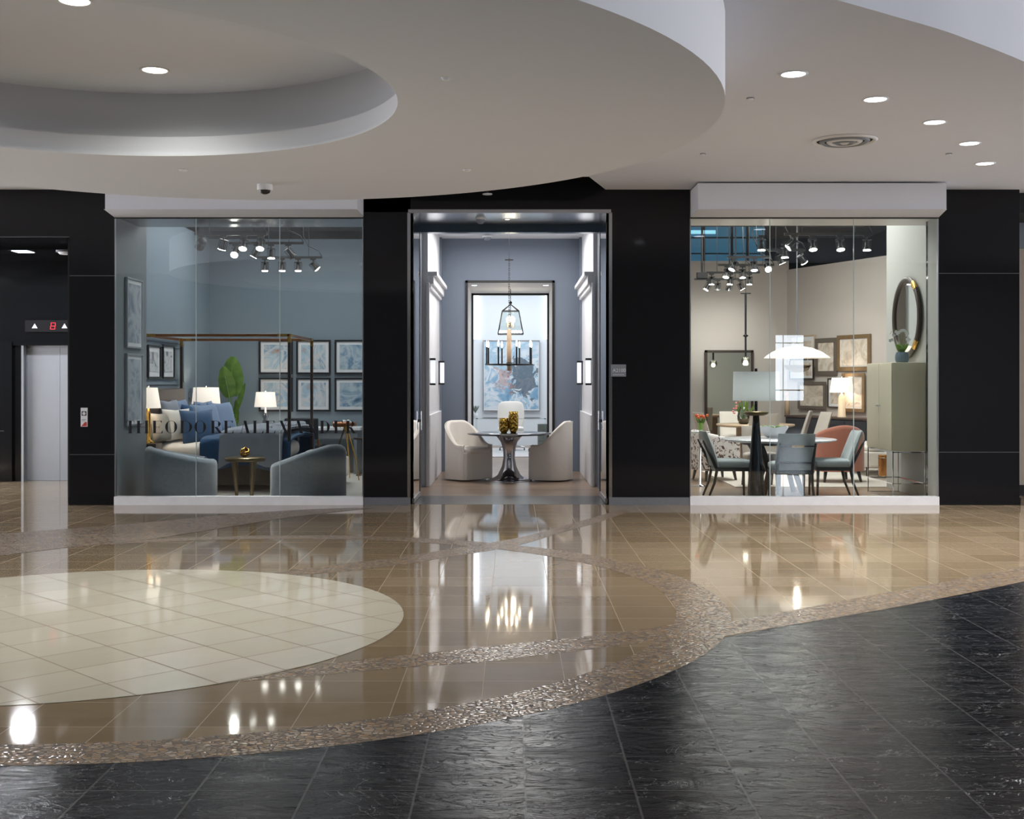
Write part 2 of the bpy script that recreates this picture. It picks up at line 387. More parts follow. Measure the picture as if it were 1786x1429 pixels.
# slab right of the drum, cut back over the entrance
def slab(m, pts, z0, z1): m.prism(pts, z0, z1)
right = [(x, y) for x, y in arc]+[(7.6, FY+.5), (1.17, FY+.5), (1.17, 14.93), (.905, 14.0), (.2, 14.0)]
m.add([(x, y, ZC) for x, y in right], [tuple(range(len(right)))])
m.add([(x, y, ZC) for x, y in ((.2, 14.0), (-1.2, 14.0), (-1.9, FY+.1), (-9, FY+.1), (-9, 3.2), (.2, 3.2))], [(0, 1, 2, 3, 4, 5)])
m.add([(x, y, ZC) for x, y in arc]+[(x, y, ZH) for x, y in arc], [(i, i+1, na+i+1, na+i) for i in range(na-1)])
m.add([(-9, 3.2, ZC), (.2, 3.2, ZC), (.2, 3.2, ZH), (-9, 3.2, ZH), (.2, 6.42, ZC), (.2, 6.42, ZH)], [(0, 1, 2, 3), (1, 4, 5, 2)])
nt = [(-1.9, FY+.1), (-1.2, 14.0), (.905, 14.0), (1.17, FY)]
struct('ceiling', m, MT['paint'])
m = M(); m.add([(x, y, ZC+.001) for x, y in nt]+[(x, y, 4.9) for x, y in nt], [(0, 1, 5, 4), (1, 2, 6, 5), (2, 3, 7, 6), (4, 5, 6, 7)]); struct('ceiling_notch', m, MT['dark'])
m = M(); m.box((-25, -13, ZH), (25, 15.4, ZH+.1)); struct('ceiling_high', m, MT['paint'])
# round drum hanging over the stone circle, with its stepped opening
m = M(); nn = 128
ro = circ(DC[0], DC[1], DR, 0, 2*pi, nn)[:-1]; ri = circ(HC[0], HC[1], HR, 0, 2*pi, nn)[:-1]; rl = circ(HC[0], HC[1], HR+.035, 0, 2*pi, nn)[:-1]; rw = circ(HC[0], HC[1], HR+.16, 0, 2*pi, nn)[:-1]
def ring(m, A, za, B, zb, sm=False):
    n = len(A); m.add([(x, y, za) for x, y in A]+[(x, y, zb) for x, y in B], [(i, (i+1)%n, n+(i+1)%n, n+i) for i in range(n)], sm)
ring(m, ri, ZD, ro, ZD); ring(m, ro, ZD, ro, ZC+.02, True)
ring(m, ri, ZD, ri, ZD+.015, True); ring(m, ri, ZD+.015, rl, ZD+.018); ring(m, rl, ZD+.018, rl, ZD+.165, True); ring(m, rl, ZD+.165, rw, ZD+.165); ring(m, rw, ZD+.165, rw, ZC+.02, True)
struct('ceiling_drum', m, MT['paint_disc'])
# white bulkheads over both show windows
m = M(); m.box((-4.89, 14.33, 3.615), (-1.86, FY+.1, ZC)); m.add([(-4.974, FY-.01, 3.60), (-1.86, FY-.01, 3.60), (-1.86, 14.31, 3.614), (-4.90, 14.31, 3.614)], [(0, 1, 2, 3)])
struct('trim_1', m, MT['paint'])
m = M(); m.box((2.235, 14.33, 3.615), (5.22, FY+.1, 3.93)); m.add([(2.225, FY-.01, 3.60), (5.34, FY-.01, 3.60), (5.22, 14.31, 3.614), (2.235, 14.31, 3.614)], [(0, 1, 2, 3)])
struct('trim_2', m, MT['paint'])

# ================================================================ black granite facade
def granite(name, x0, x1, z1, joints, base, y0=FY, depth=.45, vj=()):
    m = M(); m.box((x0, y0, 0), (x1, y0+depth, z1)); m.cur = 1
    for z in joints: m.box((x0+.004, y0-.002, z-.003), (x1-.004, y0, z+.003))
    for x in vj: m.box((x-.002, y0-.002, .2), (x+.002, y0, z1))
    m.cur = 2 if base == 'grey' else 0
    m.box((x0-.006 if base != 'grey' else x0, y0-.02, 0), (x1+.006 if base != 'grey' else x1, y0, .095)); return struct(name, m, [MT['granite'], MT['joint'], MT['granite_grey']])
granite('wall_pier_elevator', -5.541, -4.974, 4.0, (.63, 2.87), 'black')
granite('wall_pier_left', -1.859, -1.27, 4.0, (), 'grey')
granite('wall_pier_right', 1.213, 2.225, ZC+.02, (), 'grey')
granite('wall_pier_corner', 5.34, 6.353, ZC+.02, (.66, 2.90), 'black')
m = M(); m.box((-1.859, FY, 3.667), (1.213, FY+.45, 4.9)); m.box((-1.859, FY+.01, 4), (-1.27, FY+.45, 4.9)); struct('wall_fascia', m, MT['granite'])
m = M(); m.box((-9, FY, 3.36), (-5.541, FY+.4, 4.0)); m.cur = 1; m.box((-9, FY-.002, 3.355), (-5.541, FY+.02, 3.36)); struct('wall_elevator_header', m, [MT['granite'], MT['joint']])
# the passage beyond the right pier
m = M(); m.box((6.353, 16.2, .14), (9, 16.4, 3.35)); m.cur = 1; m.box((6.353, 16.15, 0), (9, 16.4, .14)); m.box((6.353, 15.2, 3.7), (9, 16.4, 4.6)); m.cur = 2; m.box((6.353, 16.18, 3.35), (9, 16.4, 3.7))
struct('wall_side_passage', m, [simple('passage_wall_paint', (172, 160, 146), .6), MT['dark'], MT['grey_wall']])

# elevator lobby
m = M(); m.box((-9, 18.42, 0), (-7.58, 18.9, 4.4)); m.box((-7.58, 18.42, 2.10), (-5.4, 18.9, 4.4)); m.box((-7.6, 18.7, 0), (-5.4, 18.9, 2.1)); m.box((-5.52, FY+.4, 0), (-5.42, 18.5, 4.4)); m.box((-9, 18.36, 0), (-7.70, 18.42, 2.16))
m.box((-7.70, 18.38, 2.10), (-5.5, 18.42, 2.16)); m.cur = 1
m.box((-7.82, 18.355, .78), (-9, 18.36, .785)); struct('wall_elevator_lobby', m, [MT['lobby_black'], MT['joint']])
m = M(); m.box((-9, FY+.4, 3.40), (-5.42, 18.5, 3.6)); m.box((-9, 16.4, 3.36), (-5.52, 16.43, 3.40)); struct('ceiling_elevator_lobby', m, MT['lobby_black'])
d = thing('door_1', 'brushed steel elevator door with two sliding panels in the black lobby', 'door', (-6.8, 18.55, 0)); d['kind'] = 'structure'
del d['label']; del d['category']
m = M(); m.box((-.74, 0, .002), (-.232, .03, 2.10)); link('door_panel', m, MT['elevator'], d)
m = M(); m.box((-.228, 0, .002), (1.3, .03, 2.10)); link('door_panel', m, MT['elevator'], d)
m = M(); m.box((-.78, -.13, 0), (-.745, .05, 2.10)); m.box((-.745, -.06, 0), (-.735, .0, 2.1)); link('door_frame', m, MT['steel'], d)
t = thing('floor_indicator', 'black elevator indicator panel with red digit and two up arrows above the steel door', 'elevator indicator', (-6.83, 18.39, 2.40))
m = M(); m.box((-.68, 0, -.09), (.35, .03, .09)); link('panel', m, simple('indicator_plate', (30, 30, 33), .3, .3), t)
for x in (-.53, -.07):
    m = M(); m.prism([(x-.045, -.035), (x+.045, -.035), (x, .04)], -.004, 0, 'y'); link('arrow', m, emis('arrow_lens', (200, 200, 205), .5), t)
m = M()
for a, b in (((-.22, .045), (-.15, .052)), ((-.225, -.003), (-.155, .004)), ((-.23, -.052), (-.16, -.045)), ((-.22, 0), (-.212, .05)), ((-.155, 0), (-.147, .05)), ((-.228, -.05), (-.22, 0)), ((-.163, -.05), (-.155, 0))):
    m.box((a[0]-.06, -.004, a[1]), (b[0]-.06, 0, b[1]))
link('digit', m, emis('red_digit', (230, 40, 60), 1.6), t)
t = thing('lobby_light', 'narrow glowing ceiling light in the dark elevator lobby', 'ceiling light', (-6.93, 16.9, 3.40))
m = M(); m.box((-.14, -.16, -.012), (.14, .16, 0)); link('frame', m, MT['black'], t)
m = M(); m.box((-.11, -.13, -.02), (.11, .13, -.012)); link('lens', m, MT['down'], t)
t = thing('lobby_smoke_detector', 'pale flat detector on the elevator lobby ceiling', 'smoke detector', (-6.28, 16.75, 3.36))
m = M(); m.cyl((0, 0, 0), (0, 0, .04), .12); link('base', m, MT['signgrey'], t); m = M(); m.cyl((0, 0, -.03), (0, 0, 0), .07, .1); link('cover', m, MT['signwhite'], t)
t = thing('emergency_notice', 'small white notice with red mark on the black pier by the elevator', 'wall notice', W(147, 728, FY-.002))
m = M(); m.box((-.042, -.008, -.118), (.042, 0, .118)); link('plate', m, MT['signwhite'], t)
m = M(); m.box((-.03, -.011, .02), (.03, -.008, .075)); link('pictogram', m, MT['blackwood'], t)
m = M(); m.cyl((0, -.013, .047), (0, -.0112, .047), .02); link('symbol', m, MT['signwhite'], t); m = M(); m.box((-.03, -.0112, -.03), (.03, -.0105, -.024)); link('text_line', m, MT['signgrey'], t); m = M(); m.box((-.03, -.0112, -.045), (.02, -.0105, -.039)); link('text_line', m, MT['signgrey'], t)
m = M(); m.prism([(-.034, -.112), (.034, -.112), (.034, -.06), (.012, -.06), (-.01, -.085)], -.0105, -.008, 'y'); link('red_mark', m, simple('notice_red', (190, 50, 44), .5), t)

def text_mesh(s, size, ext=.001):
    c = bpy.data.curves.new('txt', 'FONT'); c.body = s; c.size = size; c.extrude = ext; c.align_x = 'CENTER'; c.align_y = 'CENTER'
    o = bpy.data.objects.new('txt', c); COL.objects.link(o); dg = bpy.context.evaluated_depsgraph_get()
    me = bpy.data.meshes.new_from_object(o.evaluated_get(dg)); mm = M(); mm.add([(v.co.x, -v.co.z, v.co.y) for v in me.vertices], [tuple(p.vertices) for p in me.polygons])
    bpy.data.objects.remove(o); return mm
t = thing('suite_sign', 'small grey plate reading A2100 on the black pier right of the entrance', 'sign', W(1078.5, 646.5, FY-.002))
m = M(); m.box((-.095, -.012, -.076), (.095, 0, .076)); link('plate', m, MT['signgrey'], t, .002)
link('number', text_mesh('A2100', .062), MT['signwhite'], t, loc=(.01, -.0135, .0))
m = M(); m.box((-.07, -.0135, -.055), (.07, -.012, -.05)); link('raised_line', m, MT['signwhite'], t)

# ================================================================ show windows
def window(i, x0, x1, ztop, seams):
    t = bpy.data.objects.new('window_%d' % i, None); COL.objects.link(t); t['kind'] = 'structure'; t.location = (0, 0, 0)
    xs = [x0]+seams+[x1]
    for a, b in zip(xs, xs[1:]):
        m = M(); m.box((a+.004, FY, .10), (b-.004, FY+.012, ztop)); link('glass_pane', m, MT['glass'], t)
    for x in seams:
        m = M(); m.box((x-.004, FY-.001, .10), (x+.004, FY+.013, ztop)); link('glass_seam', m, MT['glass_edge'], t)
    m = M(); m.box((x0, FY-.03, 0), (x1, FY+.10, .105)); link('window_sill', m, MT['sill'], t)
    m = M(); m.box((x0, FY-.005, ztop-.015), (x1, FY+.03, ztop+.01)); link('head_channel', m, MT['black'], t)
    m = M(); m.box((x0, FY-.004, .1), (x0+.012, FY+.02, ztop)); m.box((x1-.012, FY-.004, .1), (x1, FY+.02, ztop)); link('side_channel', m, MT['steel'], t)
window(1, -4.974, -1.862, 3.60, [PX(342, FY), PX(488, FY)])
window(2, 2.228, 5.34, 3.60, [PX(1343, FY), PX(1489, FY)])

# letters on the left glass: thick stems, hairline joins
t = thing('store_lettering', 'black serif letters reading THEODORE ALEXANDER on the left show window', 'lettering', (0, FY-.001, 0))
zb, zt = PZ(756, FY), PZ(734, FY); hh = zt-zb
def letter(ch, a, b):
    x0, x1 = PX(a, FY), PX(b, FY); w = x1-x0; m = M(); S = .034; hl = .004; y0, y1 = -.004, 0
    def bx(u0, v0, u1, v1): m.box((x0+u0, y0, zb+v0), (x0+u1, y1, zb+v1))
    def ser(u): bx(u-.028, 0, u+.028, hl); bx(u-.028, hh-hl, u+.028, hh)
    def bar(u0, v0, u1, v1, th): m.prism([(x0+u0-th/2, zb+v0), (x0+u0+th/2, zb+v0), (x0+u1+th/2, zb+v1), (x0+u1-th/2, zb+v1)], y0, y1, 'y')
    def arcs(cx, rx, a0, a1, thick):
        n = 20; P = []; Q = []
        for i in range(n+1):
            q = a0+(a1-a0)*i/n; th = hl+(thick-hl)*abs(cos(q))**1.6
            P.append((x0+cx+rx*cos(q), zb+hh/2+(hh/2)*sin(q))); Q.append((x0+cx+(rx-th)*cos(q), zb+hh/2+(hh/2-hl)*sin(q)))
        m.prism(P+Q[::-1], y0, y1, 'y') if False else [m.prism([P[i], P[i+1], Q[i+1], Q[i]], y0, y1, 'y') for i in range(n)]
    def stem(u): bx(u-S/2, 0, u+S/2, hh)
    if ch == 'T': stem(w/2); bx(0, hh-hl, w, hh); bx(0, hh-.035, hl, hh); bx(w-hl, hh-.035, w, hh); bx(w/2-.028, 0, w/2+.028, hl)
    if ch == 'H': stem(.03); stem(w-.03); ser(.03); ser(w-.03); bx(0, hh/2-hl/2, w, hh/2+hl/2)
    if ch in 'EL':
        stem(.03); ser(.03); bx(0, 0, w, hl); m.prism([(x0+w, zb), (x0+w, zb+.04), (x0+w-.02, zb)], y0, y1, 'y')
        if ch == 'E': bx(0, hh-hl, w*.92, hh); bx(.03, hh/2-hl/2, w*.65, hh/2+hl/2); bx(w*.65, hh/2-.015, w*.65+hl, hh/2+.015); m.prism([(x0+w*.92, zb+hh), (x0+w*.92, zb+hh-.035), (x0+w*.92-.02, zb+hh)], y0, y1, 'y')
    if ch == 'O': arcs(w/2, w/2, 0, 2*pi, S)
    if ch == 'D': stem(.03); ser(.03); arcs(w*.35, w*.65, -pi/2, pi/2, S); bx(0, 0, w*.36, hl); bx(0, hh-hl, w*.36, hh)
    if ch == 'R':
        stem(.03); ser(.03); bx(0, hh-hl, w*.4, hh); bx(.03, hh*.48, w*.4, hh*.48+hl); bar(w*.82, 0, w*.45, hh*.48, S)
        n = 12; rx = w*.45
        for i in range(n):
            q0, q1 = -pi/2+pi*i/n, -pi/2+pi*(i+1)/n; f = lambda q, k: (x0+w*.38+(rx-(k*(hl+(S-hl)*cos(q)**2)))*cos(q), zb+hh*.74+(hh*.26-k*hl)*sin(q))
            m.prism([f(q0, 0), f(q1, 0), f(q1, 1), f(q0, 1)], y0, y1, 'y')
        bx(w*.82-.02, 0, w*.82+.03, hl)
    if ch == 'A': bar(w-.03, 0, w*.48, hh, S); bar(.015, 0, w*.45, hh, hl); bx(w*.2, hh*.33, w*.7, hh*.33+hl); bx(0, 0, .04, hl); bx(w-.06, 0, w, hl)
    if ch == 'X': bar(w-.03, 0, .03, hh, S); bar(.02, 0, w-.02, hh, hl); bx(0, 0, .05, hl); bx(w-.05, hh-hl, w, hh); bx(0, hh-hl, .06, hh)
    if ch == 'N': bx(.02, 0, .02+hl, hh); bx(w-.02-hl, 0, w-.02, hh); bar(w-.03, 0, .03, hh, S); bx(0, 0, .04, hl); bx(w-.045, hh-hl, w, hh); bx(0, hh-hl, .04, hh)
    link('letter', m, MT['blackwood'], t)
z3 = lambda v: 190+v/5.496
z4 = lambda v: 410+v/5.496
for ch, a, b in (('T', 165, 245), ('H', 262, 385), ('E', 415, 515), ('O', 540, 655), ('D', 680, 798), ('O', 820, 932), ('R', 975, 1092), ('E', 1100, 1195)): letter(ch, z3(a), z3(b))
for ch, a, b in (('A', 45, 148), ('L', 168, 272), ('E', 290, 385), ('X', 418, 515), ('A', 550, 662), ('N', 672, 790), ('D', 812, 908), ('E', 945, 1040), ('R', 1060, 1160)): letter(ch, z4(a), z4(b))

# ================================================================ entrance portal
m = M(); m.box((-1.30, FY-.004, 3.655), (1.24, 16.12, 3.70)); m.box((-1.31, FY-.004, .0), (-1.27, 16.1, 3.66)); m.box((1.213, FY-.004, 0), (1.253, 16.1, 3.66)); struct('trim_portal', m, MT['polished'])
m = M(); m.box((-1.27, 16.1, 3.56), (1.213, 16.25, 3.66)); struct('trim_transom', m, simple('blue_grey_rail', (74, 92, 108), .25, .6))
def sdoor(name, x, s):
    t = bpy.data.objects.new(name, None); COL.objects.link(t); t['kind'] = 'structure'; t.location = (x, 0, 0)
    m = M(); m.box((-.006, FY+.10, .03), (.006, 16.05, 3.55)); link('glass_leaf', m, MT['clear_glass'], t)
    m = M(); m.box((-.012, 16.02, .02), (.012, 16.08, 3.56)); link('edge_stile', m, MT['black'], t)
    m = M(); m.box((-.014, FY+.1, .01), (.014, 16.05, .07)); link('bottom_rail', m, MT['steel'], t)
    m = M(); m.cyl((s*.03, 15.95, .9), (s*.03, 15.95, 1.15), .01); m.box((0, 15.94, 1.0), (s*.03, 15.96, 1.04)); link('lock', m, MT['chrome'], t)
sdoor('door_2', -1.245, 1); sdoor('door_3', 1.19, -1)
def detector(name, label, p, r=.06):
    t = thing(name, label, 'smoke detector', p)
    m = M(); m.cyl((0, 0, -.02), (0, 0, 0), r*1.25, n=24); link('base_plate', m, MT['signwhite'], t)
    m = M(); m.lathe([(r, -.02), (r*.95, -.045), (r*.6, -.07), (0, -.078)], 24); link('dome', m, MT['signgrey'], t); return t
detector('smoke_detector', 'round grey detector under the entrance soffit left of its spotlight', (PX(838, 15.4), 15.4, 3.655), .055)
detector('smoke_detector', 'round grey detector on the vestibule ceiling behind the transom', (PX(850, 20.0), 19.9, 3.97), .065)

# ================================================================ store walls
ZB = 5.15
m = M(); m.box((-5.4, 20.4, 0), (-1.9, 20.6, 3.98)); m.box((-5.37, 16.2, 0), (-5.17, 20.6, 3.98)); struct('wall_bedroom', m, MT['bluegrey'])
m = M(); m.box((-5.17, FY+.03, 0), (-4.966, 16.2, 4.4)); m.box((-5.37, 15.4, 0), (-5.17, 16.2, 4.4)); struct('wall_bedroom_side', m, MT['grey_wall'])
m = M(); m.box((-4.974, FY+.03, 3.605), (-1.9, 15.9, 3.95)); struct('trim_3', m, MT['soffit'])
m = M()
# raised moulding frames on the bedroom side wall
def frame_x(m, x, y0, y1, z0, z1, t=.03, d=.02):
    m.box((x, y0, z0), (x+d, y1, z0+t)); m.box((x, y0, z1-t), (x+d, y1, z1)); m.box((x, y0, z0), (x+d, y0+t, z1)); m.box((x, y1-t, z0), (x+d, y1, z1))
frame_x(m, -5.17, 16.3, 18.75, 1.50, 2.16); frame_x(m, -5.17, 16.45, 18.6, 1.58, 2.08, .02)
struct('trim_4', m, MT['bluegrey'])
m = M(); m.box((-1.9, FY+.35, 0), (-1.32, 17.5, 4.4)); m.box((-1.9, 20.3, 0), (-1.2, 20.5, 4.4)); struct('wall_vestibule_left', m, MT['steelblue'])
m = M(); m.box((-1.9, 17.5, 0), (-1.235, 20.35, 4.4)); m.box((-1.235, 17.5, 3.10), (-1.10, 20.2, 3.16)); m.box((-1.235, 17.5, 2.98), (-1.15, 20.2, 3.10)); m.box((-1.235, 17.5, 2.92), (-1.19, 20.2, 2.98))
m.box((-1.235, 17.5, 0), (-1.20, 20.32, 1.05)); m.box((-1.26, 17.46, 0), (-1.21, 17.52, 3.0)); struct('wall_vestibule_left_panel', m, MT['white_paint'], .006)
m = M(); m.box((1.25, FY+.35, 0), (1.9, 17.5, 4.4)); m.box((1.15, 20.3, 0), (2.15, 20.5, 4.4)); struct('wall_vestibule_right', m, MT['steelblue'])
m = M(); m.box((1.19, 17.5, 0), (2.0, 20.35, 4.4)); m.box((1.06, 17.5, 3.10), (1.19, 20.2, 3.16)); m.box((1.11, 17.5, 2.98), (1.19, 20.2, 3.10)); m.box((1.14, 17.5, 2.92), (1.19, 20.2, 2.98))
m.box((1.155, 17.5, 0), (1.19, 20.32, 1.05)); m.box((1.17, 17.46, 0), (1.21, 17.52, 3.0)); struct('wall_vestibule_right_panel', m, MT['white_paint'], .006)
OX0, OX1, OZ = -.80, .73, 3.28
m = M(); m.box((-1.3, 20.5, 0), (OX0, 20.6, 4.4)); m.box((OX1, 20.5, 0), (1.3, 20.6, 4.4)); m.box((OX0, 20.5, OZ), (OX1, 20.6, 4.4)); struct('wall_vestibule_back', m, MT['steelblue'])
m = M(); m.box((-1.3, 17.4, 4.0), (1.3, 20.6, 4.1)); m.box((-1.32, 16.25, 3.97), (1.25, 17.5, 4.1)); struct('ceiling_vestibule', m, MT['white_paint'])
m = M()
for y in (20.47, 23.47):
    m.box((OX0, y, 0), (OX0+.04, y+.05, OZ)); m.box((OX1-.04, y, 0), (OX1, y+.05, OZ)); m.box((OX0, y, OZ-.04), (OX1, y+.05, OZ))
struct('trim_5', m, MT['black'])
m = M(); m.box((-1.3, 20.6, 0), (OX0, 23.5, 4.4)); m.box((OX1, 20.6, 0), (1.3, 23.5, 4.4)); m.box((OX0, 20.6, OZ), (OX1, 23.5, 4.4)); struct('wall_passage', m, MT['white_paint'])
m = M(); m.box((-4, 23.5, 0), (OX0, 23.6, 4.4)); m.box((OX1, 23.5, 0), (3, 23.6, 4.4)); m.box((OX0, 23.5, OZ), (OX1, 23.6, 4.4)); m.box((-4, 28.6, 0), (3, 28.8, 4.4)); m.box((-2.6, 23.6, 0), (-2.5, 28.6, 4.4)); m.box((2.0, 23.6, 0), (2.1, 28.6, 4.4))
struct('wall_far_room', m, MT['pale_blue'])
m = M(); m.box((-2.6, 23.5, 4.3), (2.1, 28.7, 4.4)); struct('ceiling_far_room', m, MT['white_paint'])
for i, (a, b) in enumerate(((826, 835), (951, 956))):
    m = M(); m.box((PX(a, 28.5), 28.55, PZ(592, 28.5)), (PX(b, 28.5), 28.6, PZ(505, 28.5))); o = struct('window_%d' % (4+i), m, emis('bright_window', (236, 246, 255), 2.2))
for i, (a, b) in enumerate(((824, 834), (948, 953))):
    t = thing('passage_glow_disc', 'small glowing disc in the passage soffit, %s of the two' % ('left' if i == 0 else 'right'), 'spotlight', (PX((a+b)/2, 22), 21.4, OZ))
    m = M(); m.cyl((0, 0, -.01), (0, 0, 0), .06); link('trim_ring', m, MT['signwhite'], t); m = M(); m.cyl((0, 0, -.016), (0, 0, -.01), .045); link('lens', m, MT['down'], t)  # emissive disc in a pale ring under the passage top

# dining side
m = M(); m.box((2.15, 25.5, 0), (5.92, 25.7, 4.12)); m.box((2.15, FY+.45, 0), (2.22, 25.7, 4.12)); struct('wall_dining_back', m, MT['beige_wall'])
A_ = Vector((5.88, 25.5)); B_ = Vector((7.3, 22.05)); U_ = (B_-A_).normalized(); Nn = Vector((-abs(U_.y), -abs(U_.x)))
Nn = Vector((U_.y, -U_.x)); Nn = Nn if Nn.x < 0 else -Nn
m = M(); q = [A_, B_, B_-Nn*.2, A_-Nn*.2]; m.prism([tuple(v) for v in q], 0, 3.93); struct('wall_gallery', m, MT['beige_wall'])
m = M(); m.box((5.45, FY+.35, 0), (5.6, 17.35, 4.4)); m.box((5.332, FY+.02, 0), (5.6, FY+.36, 4.0)); m.box((5.6, 17.25, 0), (9, 17.35, 4.4)); struct('wall_dining_side', m, MT['cool_wall'])
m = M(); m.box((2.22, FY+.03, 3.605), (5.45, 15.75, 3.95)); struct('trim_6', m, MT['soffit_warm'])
m = M(); m.box((-9, FY+.52, 3.96), (-1.31, FY+.6, 5.8)); m.box((1.26, FY+.52, 3.96), (9, FY+.6, 5.8)); m.box((-1.31, FY+.52, 4.2), (1.26, FY+.6, 5.8)); struct('wall_store_header', m, MT['dark'])  # unseen, added above the ceiling to keep stray light out of the store
m = M(); m.box((-5.6, 15.4, ZB), (9, 32, ZB+.1)); struct('ceiling_store', m, MT['dark'])
m = M(); m.box((-6, 30, 0), (9, 30.2, ZB)); m.box((-5.7, 15.3, 0), (-5.55, 30, ZB)); m.box((8.9, 17.2, 0), (9.1, 30, ZB)); m.box((-5.6, 20.8, 3.0), (-1.9, 20.9, ZB)); struct('wall_store_back', m, MT['dark'])
# emissive blue panel high behind the dining room, with dark mullions
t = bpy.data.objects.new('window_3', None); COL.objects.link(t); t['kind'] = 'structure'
m = M(); m.box((3.9, 27.0, 4.0), (5.75, 27.03, 5.1)); link('pane', m, emis('blue_emissive', (52, 100, 126), .75), t)
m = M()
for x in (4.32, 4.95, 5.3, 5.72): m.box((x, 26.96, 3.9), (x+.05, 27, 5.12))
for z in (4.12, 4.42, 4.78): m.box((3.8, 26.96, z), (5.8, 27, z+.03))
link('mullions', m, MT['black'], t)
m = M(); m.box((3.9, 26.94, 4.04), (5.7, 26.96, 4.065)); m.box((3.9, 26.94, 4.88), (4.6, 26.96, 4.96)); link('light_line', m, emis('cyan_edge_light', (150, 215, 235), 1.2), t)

# hall behind the viewer (seen only in reflections): far wall with glazed bright doors
m = M(); m.box((-25, -13.2, 0), (25, -13, 5.8)); struct('wall_hall_back', m, simple('hall_back_wall', (60, 58, 56), .7))
for i, x in enumerate((9.97,)):
    t = bpy.data.objects.new('window_%d' % (6+i), None); COL.objects.link(t); t['kind'] = 'structure'; t.location = (x, -12.98, 0)
    m = M(); m.box((-.5, 0, .85), (.5, .02, 3.2)); link('pane', m, emis('daylit_glass', (232, 242, 255), 7), t)
    m = M(); m.box((-.25, .02, .85), (-.22, .05, 3.2)); m.box((-.6, .02, 1.2), (.6, .05, 1.25)); m.box((-.6, .02, 2.9), (.6, .05, 2.94)); link('glazing_bars', m, MT['signgrey'], t)
# ================================================================ hall ceiling fittings
def downlight(name, label, p, mat, r=.095, group=None, e=40, col=(1, .97, .93), sp=2.3, e2=0):
    t = thing(name, label, 'ceiling light', p, 0, group)
    if e2: light('SPOT', 'downlight_beam', (p[0], p[1], p[2]-.03), e2, col, None, .08, 1.7, 1)
    m = M(); m.lathe([(r*1.18, 0), (r*1.18, -.006), (r, -.006), (r*.96, .0)], 32); link('trim_ring', m, MT['white_paint'], t)
    m = M(); m.cyl((0, 0, -.004), (0, 0, -.001), r*.97, n=32); link('lens', m, mat, t)
    light('SPOT', 'downlight_beam', (p[0], p[1], p[2]-.03), e, col, None, .08, sp, .8); return t
names = ['nearest the drum', 'second from the drum', 'third and middle one', 'fourth from the drum', 'farthest from the drum']
for (px, py), nm in zip(((1384, 129), (1527, 173), (1630, 213), (1691, 250), (1718, 285)), names):
    Y = (ZC-CH)*F/(HY-py); downlight('recessed_downlight', 'recessed downlight in the curving row over the right hall, '+nm, (PX(px, Y), Y, ZC), MT['down'], .095, None, 180, (1, .97, .93), 2.3, 90)
for (px, py), nm in zip(((270, 122), (130, 1)), ('near the far rim', 'cut by the top edge of the photo')):
    Y = (ZC-CH)*F/(HY-py); downlight('recessed_downlight', 'recessed downlight inside the round ceiling opening, '+nm, (PX(px, Y), Y, ZC), MT['downwarm'], .095, None, 42, (1, 1, .92), 2.7, 170)
downlight('recessed_downlight', 'tiny warm downlight in the middle of the entrance soffit', (PX(885, 15.5), 15.5, 3.655), MT['downwarm'], .03, None, 14, (1, .82, .6))
def sprinkler(label, px, py, z, r=.038, dark=False):
    Y = (z-CH)*F/(HY-py); t = thing('sprinkler_cover', label, 'sprinkler', (PX(px, Y), Y, z))
    m = M(); m.cyl((0, 0, -.008), (0, 0, 0), r, n=24); link('plate', m, MT['signwhite'] if not dark else MT['signgrey'], t)
    m = M(); m.cyl((0, 0, -.016), (0, 0, -.008), r*.6, r*.8, n=16); link('cap', m, MT['white_paint'], t)
sprinkler('white sprinkler cover under the drum, left of the security camera', 320, 296, ZD)
sprinkler('white sprinkler cover under the drum near its upper middle', 778, 136, ZD, .032)
sprinkler('white sprinkler cover under the drum above the entrance', 814, 296, ZD)
sprinkler('sprinkler cover on the flat ceiling just right of the drum', 1309, 171, ZC, .034, True)
sprinkler('sprinkler cover on the flat ceiling above the right pier', 1226, 268, ZC, .03, True)
sprinkler('dark sprinkler cover between the round vent and the farthest downlight', 1655, 268, ZC, .034, True)
t = thing('fascia_sprinkler', 'small flat sprinkler on the black soffit above the entrance', 'ceiling light', W(850, 338, 14.6)); m = M(); m.cyl((0, 0, -.01), (0, 0, 0), .06); link('lens', m, MT['signwhite'], t); m = M(); m.cyl((0, 0, 0), (0, 0, 1.03), .012); link('stem', m, MT['black'], t)  # sprinkler plate on a black stem, not a lamp
Y = (ZD-CH)*F/(HY-322); t = thing('security_camera', 'white round security camera under the drum above the left window', 'security camera', (PX(462, Y), Y, ZD))
m = M(); m.cyl((0, 0, -.055), (0, 0, 0), .072, n=32); link('housing', m, MT['signwhite'], t, .004)
m = M(); m.lathe([(.052, -.055), (.045, -.078), (.02, -.09), (0, -.092)], 24); link('dome', m, MT['black'], t)
Y = (ZC-CH)*F/(HY-245); t = thing('round_air_diffuser', 'round grey air diffuser with concentric rings on the flat ceiling', 'air vent', (PX(1473, Y), Y, ZC))
for i, (r, dz, mt) in enumerate(((.32, 0, 'white_paint'), (.245, -.008, 'signgrey'), (.175, -.012, 'white_paint'), (.11, -.016, 'signgrey'), (.055, -.018, 'white_paint'))):
    m = M(); m.lathe([(r, -.002), (r, dz-.004), (r-.028, dz-.022), (r-.05, dz-.002)], 40); link('ring', m, MT[mt], t)
m = M(); m.cyl((0, 0, -.003), (0, 0, -.001), .29, n=40); link('throat', m, MT['dark'], t)

